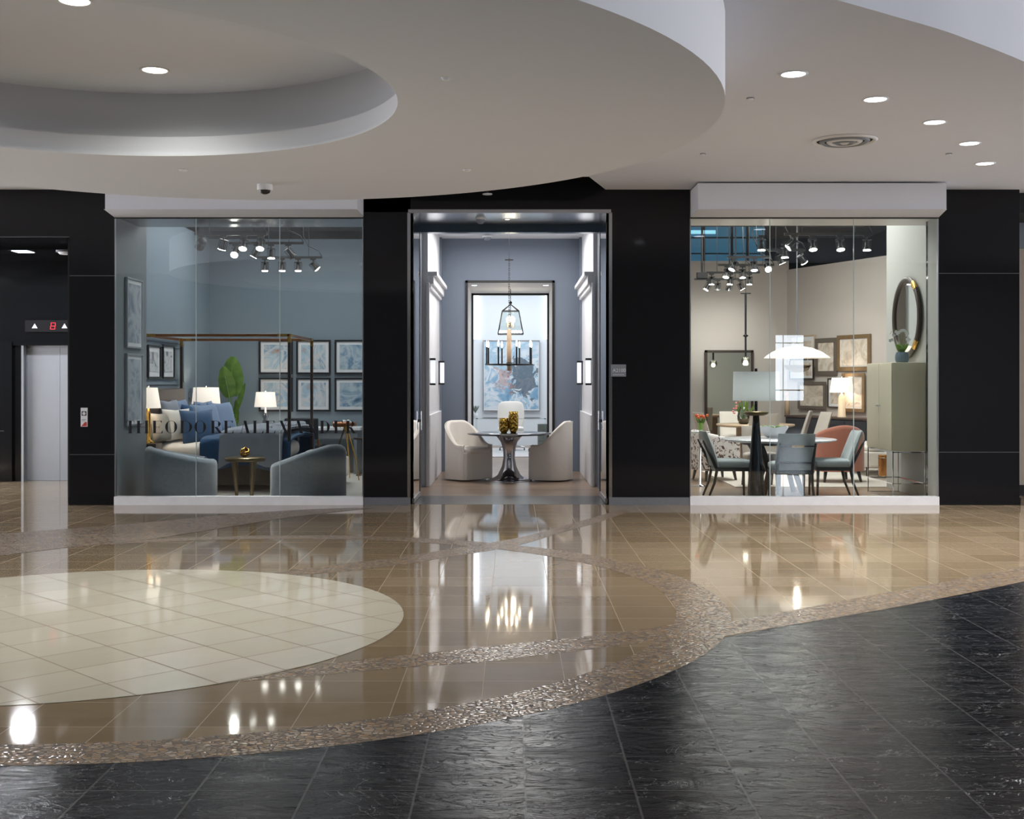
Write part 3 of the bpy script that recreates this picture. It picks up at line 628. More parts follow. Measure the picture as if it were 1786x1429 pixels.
# ================================================================ pictures
def art(name, stops, sc=2.2, seed=0, dist=2.0, dark=None, stroke=0, strokecol=(40, 60, 110)):
    m = N(name); p = m.mapv(m.pos(), (1, 1, 1), (seed*3.1, seed*1.7, seed)); f = m.noise(p, sc, 5, .62, dist)
    c = m.ramp(f, [(a, lin(*q)) for a, q in stops]); 
    if False:
        k = m.math('LESS_THAN', m.math('ABSOLUTE', m.math('SUBTRACT', m.noise(p, sc*1.6, 3, .5, 3), .5)), stroke); c = m.mix(m.math('MULTIPLY', k, .75), c, lin(*strokecol))
    return m.P(c, .6)
BL = [(.30, (70, 112, 148)), (.42, (138, 168, 190)), (.50, (206, 204, 206)), (.58, (160, 190, 208)), (.70, (176, 130, 108)), (.8, (66, 92, 120))]
BL2 = [(.32, (60, 92, 120)), (.45, (128, 156, 176)), (.55, (176, 190, 200)), (.66, (92, 130, 160)), (.8, (200, 200, 204))]
GR = [(.3, (70, 74, 84)), (.45, (168, 172, 180)), (.55, (206, 206, 208)), (.7, (120, 128, 138))]
BG = [(.35, (176, 164, 152)), (.5, (206, 194, 180)), (.6, (222, 214, 204)), (.72, (150, 136, 124))]
def figure_art(name):
    m = N(name); p = m.pos(); x, y, z = m.xyz(p); f = m.noise(p, 2.0, 5, .62, 1.0); g = m.noise(m.mapv(p, loc=(5, 1, 2)), 5.5, 5, .65, .8)
    base = m.ramp(m.math('ADD', m.math('MULTIPLY', f, .8), m.math('MULTIPLY', z, -.10)), [(.25, lin(196, 206, 216)), (.36, lin(140, 176, 200)), (.42, lin(206, 214, 222)), (.50, lin(128, 166, 194)), (.62, lin(96, 142, 176))])
    def blob(cx, cz, rx, rz, w): 
        a = m.math('POWER', m.math('DIVIDE', m.math('SUBTRACT', x, cx), rx), 2.0); b = m.math('POWER', m.math('DIVIDE', m.math('SUBTRACT', z, cz), rz), 2.0)
        return m.math('LESS_THAN', m.math('ADD', m.math('SQRT', m.math('ADD', a, b)), m.math('MULTIPLY', m.math('SUBTRACT', g, .5), w)), 1.0)
    c = m.mix(m.math('MULTIPLY', blob(.27, -.02, .30, .42, 4.5), .8), base, lin(62, 76, 92)); c = m.mix(m.math('MULTIPLY', blob(-.17, -.12, .17, .26, 6.0), .6), c, lin(168, 132, 124))
    return m.P(c, .6)
def picture(label, p, w, h, art_m, fw=.04, mat=.06, frame='blackwood', rz=0, group=None, rx=0, cat='framed picture', name='framed_picture', off=(0, 0)):
    """hangs with its centre at p, facing local -Y"""
    t = thing(name, label, cat, p, rz, group); t.rotation_euler[0] = rx
    m = M(); a, b = w/2, h/2
    m.box((-a, -.035, -b), (a, 0, -b+fw)); m.box((-a, -.035, b-fw), (a, 0, b)); m.box((-a, -.035, -b+fw), (-a+fw, 0, b-fw)); m.box((a-fw, -.035, -b+fw), (a, 0, b-fw)); link('frame', m, MT[frame], t, .003)
    if mat: m = M(); m.box((-a+fw, -.014, -b+fw), (a-fw, -.004, b-fw)); link('mat_board', m, MT['signwhite'], t)
    m = M(); e = fw+mat; m.box((-a+e, -.018, -b+e), (a-e, -.010, b-e)); link('artwork', m, art_m, t); return t
YB = 20.39
row = ['upper', 'lower']; colm = ['left', 'middle', 'right']
k = 0
for j, (y0, y1) in enumerate(((593, 653), (659, 718))):
    for i, (x0, x1) in enumerate(((452, 511), (517, 577), (584, 644))):
        w = (x1-x0)*YB/F; h = (y1-y0)*YB/F; c = W((x0+x1)/2, (y0+y1)/2, YB)
        picture('black framed blue abstract print in the %s row of six, %s column' % (row[j], colm[i]), c, w, h,
                art('abstract_blue_%d' % k, BL if k != 2 and k != 5 else BL2, 3.2, k+1, .8, stroke=.02, strokecol=(46, 70, 120) if k % 2 else (150, 84, 60)), .032, .052)
        k += 1
for i, (a, b) in enumerate(((255, 278), (281, 302))):
    X = -5.165; Ya = 5.165*F/(CX-a); Yb = 5.165*F/(CX-b); w = Yb-Ya-.02; z1 = 2.03; z0 = 1.57
    picture('black framed grey print on the bedroom side wall, %s' % ('nearer the window edge' if i == 0 else 'nearer the bed post'), (X, (Ya+Yb)/2, (PZ(602, Ya)+PZ(662, Ya))/2+.01), w, 60*Ya/F, art('grey_print_%d' % i, GR, 4, 11+i, 1.5), .03, .07, rz=pi/2)
for i, (z0, z1) in enumerate(((1.98, 2.89), (.97, 1.91))):
    picture('tall silver framed print on the grey side wall, %s one' % ('upper' if i == 0 else 'lower'), (-4.962, 15.62, (z0+z1)/2), .66, z1-z0, art('tall_grey_print_%d' % i, [(.3, (92, 112, 128)), (.5, (176, 184, 192)), (.62, (128, 142, 154)), (.8, (60, 70, 84))], 2.2, 20+i, 1), .022, .05, 'steel', rz=pi/2)
picture('large blue abstract painting seen through the two dark framed openings', W(892, 655, 28.55), 100*28.5/F, 124*28.5/F, figure_art('large_abstract'), .025, .015, 'steel', name='large_painting', cat='painting')

# gallery wall pictures
def onwall(px):
    d = Vector(((px-CX)/F, 1)); n = Nn; t = A_.dot(n)/d.dot(n); return d*t
gal = [(1381, 1424, 585, 642, .025, .10, 'oak', 'wooden framed sketch at the upper left of the gallery wall'),
       (1381, 1424, 626, 662, .025, .05, 'darkwood', 'small framed print left under the white pendant'),
       (1424, 1462, 590, 655, .09, .0, 'frame_grey', 'carved grey framed print in the upper middle of the gallery wall'),
       (1462, 1521, 584, 647, .08, .02, 'frame_gold', 'large gold brown framed print at the upper right of the gallery wall'),
       (1396, 1445, 666, 714, .07, .0, 'frame_grey', 'carved grey framed print low on the gallery wall beside the candlestick'),
       (1446, 1474, 660, 711, .018, .06, 'darkwood', 'thin framed print between the carved frame and the table lamp'),
       (1473, 1513, 651, 719, .07, .02, 'frame_gold', 'gold framed print behind the lit table lamp')]
MT['frame_grey'] = simple('weathered_silver_frame', (112, 104, 96), .5, .3, .4, 60, .5); MT['frame_gold'] = simple('antique_gold_frame', (136, 112, 82), .45, .4, .35, 40, .4)
rzg = math.atan2(-Nn.x, Nn.y)+pi   # local -Y -> Nn
rzg = math.atan2(Nn.x, -Nn.y)
for i, (x0, x1, y0, y1, fw, mt, fr, lb) in enumerate(gal):
    a = onwall(x0); b = onwall(x1); c = (a+b)/2+Nn*(.012 if i not in (1, 4, 6) else .045); D = c.y; w = (a-b).length*.985; h = (y1-y0)*D/F
    picture(lb, (c.x, c.y, PZ((y0+y1)/2, D)), w, h, art('sepia_print_%d' % i, BG, 3.0, 40+i, 1.2, stroke=.008, strokecol=(96, 84, 80)), fw, mt, fr, rz=rzg)

# mirrors
t = thing('floor_mirror', 'large dark framed rectangular mirror against the beige dining wall', 'mirror', (PX(1271.5, 25.4), 25.42, .35)); w, h = 85*25.4/F, 1.86
m = M(); fw = .055; m.box((-w/2, -.05, 0), (w/2, 0, fw)); m.box((-w/2, -.05, h-fw), (w/2, 0, h)); m.box((-w/2, -.05, 0), (-w/2+fw, 0, h)); m.box((w/2-fw, -.05, 0), (w/2, 0, h)); link('frame', m, MT['darkwood'], t, .004)
m = M(); m.box((-w/2+fw, -.03, fw), (w/2-fw, -.02, h-fw)); link('mirror_glass', m, MT['mirror'], t)
for q in (-w/2+.1, w/2-.18): link('foot', M().box((q, -.05, -.35), (q+.08, 0, 0)), MT['darkwood'], t)
t = thing('round_mirror', 'round mirror in a dark and brass frame on the pale side wall', 'mirror', (5.44, 16.35, 2.42)); R = .56
def tor(m, R, r, a0, a1, n=48, fl=1.0):
    m.grid(lambda u, v: (-.035+fl*r*.6*cos(2*pi*v), (R+r*sin(2*pi*v))*cos(a0+(a1-a0)*u), (R+r*sin(2*pi*v))*sin(a0+(a1-a0)*u)), n, 10)
m = M(); tor(m, R-.04, .045, 0, 2*pi, 72); link('frame', m, MT['darkwood'], t)
m = M(); m.cyl((-.03, 0, 0), (-.02, 0, 0), R-.05, n=64); link('mirror_glass', m, MT['mirror'], t)
for a in (2.1, -2.5):
    m = M(); tor(m, R-.04, .048, a, a+.28, 8); link('brass_inlay', m, MT['gold'], t)

# ================================================================ track lighting
def spot_head(label, p, tilt=(0, 0), on=True, drop=.10, group=None, e=35, col=(1, .95, .88), beam=True, lens_r=.052):
    """spotlight hanging at p (top), tilted"""
    t = thing('track_spotlight', label, 'spotlight', p, 0, group)
    m = M(); m.cyl((0, 0, -.07), (0, 0, 0), .012, n=8); m.cbox((0, 0, -.012), (.09, .03, .024)); link('bracket', m, MT['black'], t)
    rot = Matrix.Rotation(tilt[0], 3, 'X') @ Matrix.Rotation(tilt[1], 3, 'Y')
    def tr(mm):
        mm.v = [tuple(rot @ (Vector(v)-Vector((0, 0, -.09)))+Vector((0, 0, -.09))) for v in mm.v]; return mm
    m = M()
    for i in range(6):
        a = pi/3*i; m.cyl((.055*cos(a), .055*sin(a), -.20), (.055*cos(a), .055*sin(a), -.06), .004, n=5)
    m.lathe([(.052, -.205), (.060, -.205), (.060, -.195), (.052, -.195), (.052, -.205)], 20); m.lathe([(.0, -.058), (.060, -.058), (.060, -.066), (0, -.066)], 20); link('cage', tr(m), MT['black'], t)
    m = M(); m.lathe([(.0, -.07), (.026, -.07), (.026, -.14), (.048, -.19)], 18); link('socket', tr(m), MT['black'], t)
    m = M(); m.cyl((0, 0, -.204), (0, 0, -.192), lens_r-.002, n=20); link('lens', tr(m), MT['spot'] if on else MT['black'], t)
    if on and beam:
        d = rot @ Vector((0, 0, -1)); q = Vector(p)+rot @ Vector((0, 0, -.13))+Vector((0, 0, -.09)); light('SPOT', 'spot_beam', q, e, col, q+d, .05, 1.15, .75)
    return t
def rail(label, x0, x1, Y, z, zc, hang=(.2, .8), box=False):
    t = thing('track_rail', label, 'track rail', ((x0+x1)/2, Y, z)); a = (x1-x0)/2
    m = M(); m.box((-a, -.018, 0), (a, .018, .035)); link('bar', m, MT['black'], t)
    for h in hang:
        x = -a+2*a*h; m = M(); m.cyl((x, 0, .035), (x, 0, zc-z), .006, n=6); link('hanger', m, MT['black'], t)
    m = M(); m.tube([(a, 0, .02), (a-.05, 0, .12), (a-.22, 0, .2), (a-.3, 0, .35), (a-.32, 0, zc-z)], .008, 6); link('feed_cable', m, MT['black'], t)
    if box: m = M(); m.cbox((-a+.15, 0, .09), (.2, .12, .11)); m.cyl((-a+.15, 0, .12), (-a+.15, 0, zc-z), .022); link('feed_box', m, MT['black'], t)
    return t
zr = 3.5
rail('black track rail deep in the bedroom display, farthest of three', PX(445, 18.95), PX(562, 18.95), 18.95, zr, ZB)
rail('black track rail in the bedroom display, middle of three', PX(400, 17.0), PX(530, 17.0), 17.0, zr, ZB)
rail('black track rail in the bedroom display, nearest the glass', PX(340, 15.95), PX(466, 15.95), 15.95, zr, ZB)
bs = [(462, 18.95, (0, 0), 1, 'first from the left on the farthest rail'), (492, 18.95, (0, 0), 1, 'second from the left on the farthest rail'), (520, 18.95, (0, 0), 1, 'third from the left on the farthest rail'), (546, 18.95, (.2, -.7), 1, 'tilted one at the right end of the farthest rail'),
      (411, 17.0, (-.9, 0), 1, 'glaring one on the middle rail, left end'), (448, 17.0, (0, .5), 1, 'tilted one on the middle rail'), (473, 17.0, (0, 0), 1, 'upright one on the middle rail'), (503, 17.0, (.4, -.6), 0, 'unlit one at the right of the middle rail'),
      (352, 15.95, (.9, .5), 0, 'unlit one at the left end of the nearest rail'), (390, 15.95, (.2, .3), 1, 'slightly tilted one on the nearest rail'), (425, 15.95, (-.55, 0), 1, 'glaring one on the nearest rail, left of a pair'), (455, 15.95, (-.55, 0), 1, 'glaring one on the nearest rail, right of a pair')]
for px, Y, tl, on, lb in bs: spot_head('caged black spotlight over the bedroom, '+lb, (PX(px, Y), Y, zr), tl, on, e=26 if tl[0] > -.5 else (9 if tl[0] < -.8 else 220), col=(1, .97, .92))
rl = [(1211, 1300, 23.0, 'lowest in view'), (1232, 1325, 21.6, 'second lowest in view'), (1252, 1350, 20.2, 'third lowest in view'), (1268, 1345, 18.9, 'fourth lowest in view'), (1340, 1405, 17.9, 'short one right of the glass seam'), (1368, 1522, 15.95, 'long one nearest the glass')]
for a, b, Y, nm in rl: rail('black track rail over the dining display, '+nm, PX(a, Y), PX(b, Y), Y, zr, ZB, box=(a == 1211))
ds = [(1236, 23.0, (0, .5), 1, 'left tilted one on the lowest rail'), (1252, 23.0, (0, 0), 0, 'first unlit one on the lowest rail'), (1273, 23.0, (.2, .2), 0, 'second unlit one on the lowest rail'), (1291, 23.0, (0, -.5), 1, 'right tilted one on the lowest rail'),
      (1241, 21.6, (0, 0), 1, 'left one on the second lowest rail'), (1274, 21.6, (0, .1), 1, 'middle one on the second lowest rail'), (1307, 21.6, (0, 0), 1, 'right one on the second lowest rail'),
      (1268, 20.2, (-.35, .25), 1, 'bright tilted one on the third lowest rail'), (1295, 20.2, (-.15, 0), 1, 'bright upright one on the third lowest rail'), (1338, 19.3, (-1.0, 0), 1, 'glaring one beside the glass seam'),
      (1281, 18.9, (-.3, .45), 1, 'left one on the fourth lowest rail'), (1315, 18.9, (-.3, 0), 1, 'right one on the fourth lowest rail'),
      (1360, 17.9, (0, -.4), 1, 'left one on the short rail'), (1397, 17.9, (.3, -.6), 1, 'right one on the short rail'),
      (1385, 15.95, (0, .8), 1, 'leftmost one on the long near rail'), (1417, 15.95, (-.35, 0), 1, 'second one on the long near rail'), (1465, 15.95, (-.35, 0), 1, 'third one on the long near rail'), (1512, 15.95, (0, 0), 1, 'rightmost one on the long near rail'), (1328, 15.95, (0, 0), 1, 'separate one left of the long near rail'), (1369, 16.9, (0, 0), 1, 'separate one behind the long near rail')]
for px, Y, tl, on, lb in ds: spot_head('caged black spotlight over the dining area, '+lb, (PX(px, Y), Y, zr), tl, on, e=(30 if Y > 16 else 75) if tl[0] > -.8 else 4)
for i, (px, Y, tx, ty, tz) in enumerate(((1252, 22.8, 4.1, 25.5, 2.6), (1275, 22.8, 4.6, 25.5, 2.5), (1465, 20, 6.5, 24, 1.6))):
    light('SPOT', 'wall_wash', (PX(px, Y), Y, 3.3), 150, (1, .94, .86), (tx, ty, tz), .05, .8, .9)  # beams without spot heads, added to brighten the dining walls
# dark services under the black ceiling
for i, (a, b, lb) in enumerate((((-5.3, 19.2, 4.05), (-1.95, 19.9, 4.5), 'wide black duct under the bedroom ceiling'), ((2.4, 18.6, 4.13), (6.4, 19.4, 4.55), 'wide black duct under the dining ceiling'))):
    o = link('ventilation_duct', M().box(a, b), MT['dark'], bevel=.03); tag(o, lb, 'duct')
for i, (x0, x1, Y, z) in enumerate(((2.4, 6.0, 17.2, 4.2), (2.6, 6.2, 21.0, 4.3))):
    o = link('ceiling_pipe', M().cyl((x0, Y, z), (x1, Y, z), .03), MT['signgrey'] if i == 0 else MT['black']); tag(o, ('pale thin pipe' if i == 0 else 'black pipe')+' crossing under the dark dining ceiling', 'pipe')
# ================================================================ pendants
cxv, Yc = PX(888, 18.6), 18.6
t = thing('candle_chandelier', 'black ring chandelier with lit candle arms and a pale wooden column above the entrance table', 'chandelier', (cxv, Yc, 0))
zl = PZ(636, Yc); m = M(); R = .365
m.tube([(R*cos(2*pi*i/40), R*sin(2*pi*i/40), zl) for i in range(40)], .011, 6, True)
for i in range(4):
    a = pi/4*i*2+.3; m.cyl((0, 0, zl), (R*cos(a), R*sin(a), zl), .008, n=6)
m.cyl((0, 0, zl-.02), (0, 0, zl+.03), .045); link('ring', m, MT['black'], t)
m = M(); m.lathe([(0, PZ(647, Yc)), (.03, PZ(647, Yc)), (.036, PZ(620, Yc)), (.034, PZ(575, Yc)), (0, PZ(573, Yc))], 20); link('column', m, MT['oak'], t)
m = M(); m.cbox((0, 0, 3.44), (.13, .03, .02)); m.cyl((0, 0, 3.44), (0, 0, 3.97), .003, n=6); link('canopy', m, MT['black'], t)
m = M(); z = PZ(573, Yc); i = 0
while z < 3.42:
    pts = [(.011*cos(q)*(1 if i % 2 else .0), .011*cos(q)*(0 if i % 2 else 1), z+.022+.024*sin(q)) for q in [2*pi*k/10 for k in range(10)]]; m.tube(pts, .0035, 5, True); z += .036; i += 1
link('chain', m, MT['black'], t)
for i in range(8):
    a = 2*pi*i/8+.32; x, y = R*cos(a), R*sin(a)
    m = M(); m.cyl((x, y, zl), (x, y, zl+.27), .012, n=8); ar = link('candle_arm', m, MT['black'], t)
    m = M(); m.lathe([(.004, zl+.27), (.013, zl+.295), (.011, zl+.33), (.002, zl+.37)], 10, (x, y, 0)); link('bulb', m, MT['bulb'], ar)
light('POINT', 'chandelier_glow', (cxv, Yc, zl+.38), 6, (1, .85, .66), size=.05)
Yl = 22.4; t = thing('lantern_pendant', 'tapered black wire and glass lantern hanging in the passage behind the chandelier', 'pendant light', (PX(890.5, Yl), Yl, 0))
zb, zt, zp = PZ(583, Yl), PZ(543, Yl), PZ(531, Yl); a, b = .235, .155; m = M()
P0 = [(-a, -a, zb), (a, -a, zb), (a, a, zb), (-a, a, zb)]; P1 = [(-b, -b, zt), (b, -b, zt), (b, b, zt), (-b, b, zt)]
for i in range(4): m.cyl(P0[i], P0[(i+1) % 4], .008, n=6); m.cyl(P1[i], P1[(i+1) % 4], .008, n=6); m.cyl(P0[i], P1[i], .008, n=6); m.cyl(P1[i], (0, 0, zp), .008, n=6)
m.cyl((0, 0, zp-.25), (0, 0, zp), .006, n=6); link('frame', m, MT['black'], t)
m = M()
for i in range(4): m.add([P0[i], P0[(i+1) % 4], P1[(i+1) % 4], P1[i]], [(0, 1, 2, 3)])
link('glass', m, MT['clear_glass'], t)
m = M(); m.cyl((0, 0, zp), (0, 0, OZ), .006, n=6); m.ball((0, 0, zp+.03), .03, 10); link('chain', m, MT['black'], t)
for i in range(3):
    q = 2*pi*i/3+.5; x, y = .07*cos(q), .07*sin(q); m = M(); m.cyl((x, y, zp-.43), (x, y, zp-.33), .014, n=8); m.tube([(0, 0, zp-.3), (x*.5, y*.5, zp-.45), (x, y, zp-.43)], .005, 5); ar = link('candle_tube', m, MT['oak'], t)
    m = M(); m.ball((x, y, zp-.30), .022, 8, 1.4); link('bulb', m, MT['bulb'], ar)
light('POINT', 'lantern_glow', (PX(890.5, Yl), Yl, zp-.35), 8, (1, .85, .66), size=.1)
# sconces
def sconce(label, x, y, s):
    t = thing('wall_sconce', label, 'wall light', (x, y, 1.69))
    m = M()
    for z in (-.20, .17): m.box((0, -.06, z), (s*.10, .06, z+.03))
    m.box((0, -.02, -.2), (s*.015, .02, .2)); link('bracket', m, MT['black'], t)
    m = M(); m.cyl((s*.06, 0, -.17), (s*.06, 0, .17), .035, n=18); link('glass_tube', m, emis('frosted_tube', (235, 240, 246), .9), t)
sconce('black framed tube sconce on the left vestibule wall, nearer the entrance', -1.235, 17.7, 1); sconce('black framed tube sconce on the left vestibule wall, farther in', -1.235, 20.05, 1)
sconce('black framed tube sconce on the right vestibule wall, nearer the entrance', 1.19, 17.7, -1); sconce('black framed tube sconce on the right vestibule wall, farther in', 1.19, 20.05, -1)
# saucer pendant
Yp = 19.0; X = PX(1390, Yp); t = thing('saucer_pendant', 'large white saucer pendant with small bowl below, in front of the framed pictures', 'pendant light', (X, Yp, 0))
zs = PZ(625, Yp); R = 57*Yp/F
m = M(); m.lathe([(R, zs), (R*.93, zs+.035), (R*.75, zs+.10), (R*.45, zs+.165), (R*.12, zs+.195), (.02, zs+.2), (.02, zs+.19), (R*.45, zs+.155), (R*.93, zs+.025), (R, zs)], 48); link('shade', m, MT['white_fab'], t)
m = M(); m.lathe([(0, PZ(650, Yp)), (.1, PZ(649, Yp)), (.18, PZ(645, Yp)), (.225, PZ(637, Yp)), (.215, PZ(637, Yp)), (0, PZ(647, Yp))], 36); link('lower_bowl', m, MT['bronze'], t)
m = M(); m.cyl((0, 0, zs+.19), (0, 0, 4.08), .008, n=8)
for q in (0, 2.1, 4.2): m.cyl((.2*cos(q), .2*sin(q), PZ(637, Yp)), (.12*cos(q), .12*sin(q), zs+.15), .004, n=5)
link('stem', m, MT['signgrey'], t)
m = M(); m.lathe([(0, 4.06), (.1, 4.06), (.14, 4.13)], 32); link('canopy', m, MT['signgrey'], t)
light('POINT', 'pendant_glow', (X, Yp, zs+.0), 8, (1, .88, .72), size=.05)
Yg = 23.5; X = PX(1300.5, Yg); t = thing('slim_glass_pendant', 'slim rod pendant with small lit glass globe before the floor mirror', 'pendant light', (X, Yg, 0))
m = M(); m.cyl((0, 0, PZ(622, Yg)), (0, 0, PZ(512, Yg)), .02, n=10); m.cbox((0, 0, PZ(512, Yg)), (.2, .03, .02)); m.lathe([(.0, PZ(589, Yg)), (.06, PZ(586, Yg)), (0, PZ(582, Yg))], 16); m.cyl((0, 0, PZ(512, Yg)), (0, 0, ZB), .004, n=5); link('rod', m, MT['blackwood'], t)
m = M(); r = .085; zc = PZ(631, Yg); m.lathe([(.0, zc-r), (r*.6, zc-r*.8), (r, zc-.01), (r, zc+.04), (r*.8, zc+.08)], 24); link('globe', m, MT['clear_glass'], t)
m = M(); m.ball((0, 0, zc-.02), .05, 12); link('bulb', m, emis('soft_bulb', (255, 236, 205), 8), t)
t = thing('updown_sconce', 'small grey cylinder sconce glowing up and down beside the bed', 'wall light', (-5.165, 19.07, 1.33)); m = M(); m.cyl((.06, 0, -.11), (.06, 0, .11), .035); m.box((0, -.02, -.03), (.03, .02, .03)); link('body', m, MT['bluegrey'], t)
light('SPOT', 'sconce_up', (-5.06, 19.07, 1.45), 2.0, (1, .95, .75), (-5.2, 19.07, 2.6), .02, .9, .6); light('SPOT', 'sconce_down', (-5.06, 19.07, 1.2), 2.0, (1, .95, .75), (-5.2, 19.07, .1), .02, .9, .6)
# ================================================================ entrance furniture
def shell(m, plan, hfun, th, z0, n=40, a0=-pi, a1=pi, rnd=.03, base=None):
    """upholstered wall following plan(angle) with top height hfun(angle); angle 0 = back (+Y)"""
    sec = 10
    def fn(u, v):
        a = a0+(a1-a0)*u; x, y = plan(a); r = sqrt(x*x+y*y); ux, uy = x/r, y/r; h = hfun(a)
        prof = [(0, z0), (0, h-rnd*1.4), (rnd*.3, h-rnd*.45), (rnd, h), (th-rnd, h), (th-rnd*.3, h-rnd*.45), (th, h-rnd*1.4), (th, z0)]
        k = v*(len(prof)-1); i = min(int(k), len(prof)-2); w = k-i
        d = prof[i][0]*(1-w)+prof[i+1][0]*w; z = prof[i][1]*(1-w)+prof[i+1][1]*w
        return (x-ux*d, y-uy*d, z)
    m.grid(fn, n, 7)
    for u in (0, 1):
        pts = [fn(u, j/7) for j in range(8)]; m.add(pts, [tuple(range(8)) if u else tuple(reversed(range(8)))])
    return m
def superplan(hx, hy, p=3.0):
    def f(a):
        # a measured from +Y, clockwise to +X
        s, c = sin(a), cos(a); r = (abs(s/hx)**p+abs(c/hy)**p)**(-1/p); return (r*s, r*c)
    return f
def cushion(m, w, d, h, c=(0, 0, 0), p=5.0, n=16):
    """soft box"""
    def fn(u, v):
        a = 2*pi*u; b = -pi/2+pi*v; e = .35
        sg = lambda t, k: math.copysign(abs(t)**k, t)
        return (c[0]+w/2*sg(cos(b), e)*sg(cos(a), e), c[1]+d/2*sg(cos(b), e)*sg(sin(a), e), c[2]+h/2*sg(sin(b), .6))
    return m.grid(fn, n*2, n, True)
def slip_chair(label, loc, rz):
    """slipcovered dining tub chair, faces local -Y"""
    t = thing('slipcovered_chair', label, 'chair', loc, rz)
    pl = superplan(.33, .33, 3.2)
    def hf(a):
        q = min(1, abs(a)/1.95); return .93-.37*(.5-.5*cos(pi*max(0, (q-.18)/.82)))
    m = M(); shell(m, pl, hf, .075, .02, 56, -2.2, 2.2, .03); link('backrest', m, MT['cream'], t)
    m = M(); ps = [pl(-2.35+4.7*i/30) for i in range(31)]; ps = [(x*.985, y*.985) for x, y in ps]; m.prism(ps, .02, .44); link('skirt', m, MT['cream'], t, .008)
    m = M(); cushion(m, .50, .54, .10, (0, -.035, .47)); link('seat_cushion', m, MT['cream'], t)
    m = M(); m.tube([(x*1.005, y*1.005, hf(a)-.012) for a in [-2.2+4.4*i/40 for i in range(41)] for x, y in [pl(a)]], .006, 5); link('piping', m, MT['cream'], t)
    return t
slip_chair('cream slipcovered tub chair left of the entrance table, front turned to the hall', (PX(817, 18.55), 18.75, 0), .75)
slip_chair('cream slipcovered tub chair right of the entrance table, its back to the hall', (PX(960, 18.5), 18.7, 0), -1.95)
t = thing('pedestal_table', 'round dark glass table on a flared polished pedestal between two cream chairs', 'table', (PX(888, 18.6), 18.6, 0))
m = M(); m.lathe([(.36, 0), (.36, .012), (.27, .03), (.18, .09), (.115, .22), (.09, .36), (.095, .48), (.13, .60), (.19, .68), (.25, .715), (0, .715)], 48); link('pedestal', m, MT['chrome'], t)
m = M(); m.lathe([(0, .718), (.64, .718), (.655, .727), (.655, .733), (.64, .742), (0, .742)], 64); link('tabletop', m, simple('smoked_glass', (52, 58, 66), .06, .25), t)
amber = (lambda m: (m.bump(m.vor(m.pos(), 30), .9, .02), m.P(m.mix(m.vor(m.pos(), 30), lin(90, 58, 8), lin(226, 186, 84)), .15, .75))[1])(N('hammered_amber_glass'))
for px, h, r, lb in ((879, .235, .078, 'shorter hammered amber glass vase on the entrance table, left'), (895.5, .335, .078, 'taller hammered amber glass vase on the entrance table, right')):
    t = thing('amber_vase', lb, 'vase', (PX(px, 18.5), 18.5, .742)); m = M(); pr = [(0, 0), (r*.55, 0), (r*.6, h*.06), (r*.95, h*.22)]
    for i in range(1, 9): pr.append((r*(1.0-.06*(i % 2)), h*(.22+.07*i)))
    pr += [(r*.85, h*.88), (r*.9, h), (r*.8, h), (r*.75, h*.86)]
    m.lathe(pr, 28); link('body', m, amber, t)
# far office
t = thing('glass_desk', 'long glass desk in the far room below the large painting', 'desk', (PX(891, 25.9), 25.9, 0)); m = M(); m.box((-.82, -.4, .735), (.82, .4, .755)); link('desk_top', m, MT['clear_glass'], t)
for s in (-1, 1): m = M(); m.box((s*.74-.02, -.38, 0), (s*.74+.02, .38, .735)); link('side_panel', m, MT['clear_glass'], t)
t = thing('drawer_unit', 'small dark drawer unit under the right end of the glass desk', 'drawer unit', (PX(948, 26), 25.95, 0)); m = M(); m.box((-.13, -.2, .06), (.13, .2, .62)); link('body', m, simple('smoked_box', (110, 116, 110), .3), t, .005)
m = M()
for z in (.25, .43): m.box((-.12, -.205, z), (.12, -.2, z+.006))
link('drawer_front', m, MT['black'], t)
t = thing('office_chair', 'white rounded office chair on casters behind the amber vases', 'office chair', (PX(891, 26.6), 26.6, 0))
m = M(); m.grid(lambda u, v: (.30*math.copysign(abs(cos(2*pi*u))**.5, cos(2*pi*u))*sin(pi*v/2+.001)**.6, -.04*(1-v)+.16+.04*cos(2*pi*u)**2*v, .80+.30*math.copysign(abs(sin(2*pi*u))**.5, sin(2*pi*u))*sin(pi*v/2+.001)**.6), 32, 8, True); m.grid(lambda u, v: (.30*math.copysign(abs(cos(2*pi*u))**.5, cos(2*pi*u))*sin(pi*v/2+.001)**.6, .26, .80+.30*math.copysign(abs(sin(2*pi*u))**.5, sin(2*pi*u))*sin(pi*v/2+.001)**.6), 32, 8, True); link('backrest', m, MT['white_fab'], t)
m = M(); cushion(m, .58, .54, .12, (0, -.03, .48)); link('seat', m, MT['white_fab'], t)
m = M(); m.cyl((0, 0, .1), (0, 0, .43), .03)
for i in range(5): a = 2*pi*i/5; m.cyl((0, 0, .12), (.3*cos(a), .3*sin(a), .08), .018, .012, 8)
link('base', m, MT['chrome'], t)
for i in range(5): a = 2*pi*i/5; m = M(); m.cyl((.3*cos(a)-.012, .3*sin(a), .032), (.3*cos(a)+.012, .3*sin(a), .032), .032); link('caster', m, MT['black'], t)
o = link('far_room_rug', M().box((-1.4, 24.3, -.002), (1.3, 27.4, .012)), fabric('pale_rug', (196, 196, 200), .05)); tag(o, 'pale rug under the glass desk in the far room', 'rug')
t = thing('small_plant', 'small grey leafed plant in a pot at the left end of the glass desk', 'plant', (PX(829, 25.8), 25.8, .755)); m = M(); m.lathe([(0, 0), (.05, 0), (.06, .1), (.05, .1), (0, .09)], 16); link('pot', m, MT['signwhite'], t)
m = M()
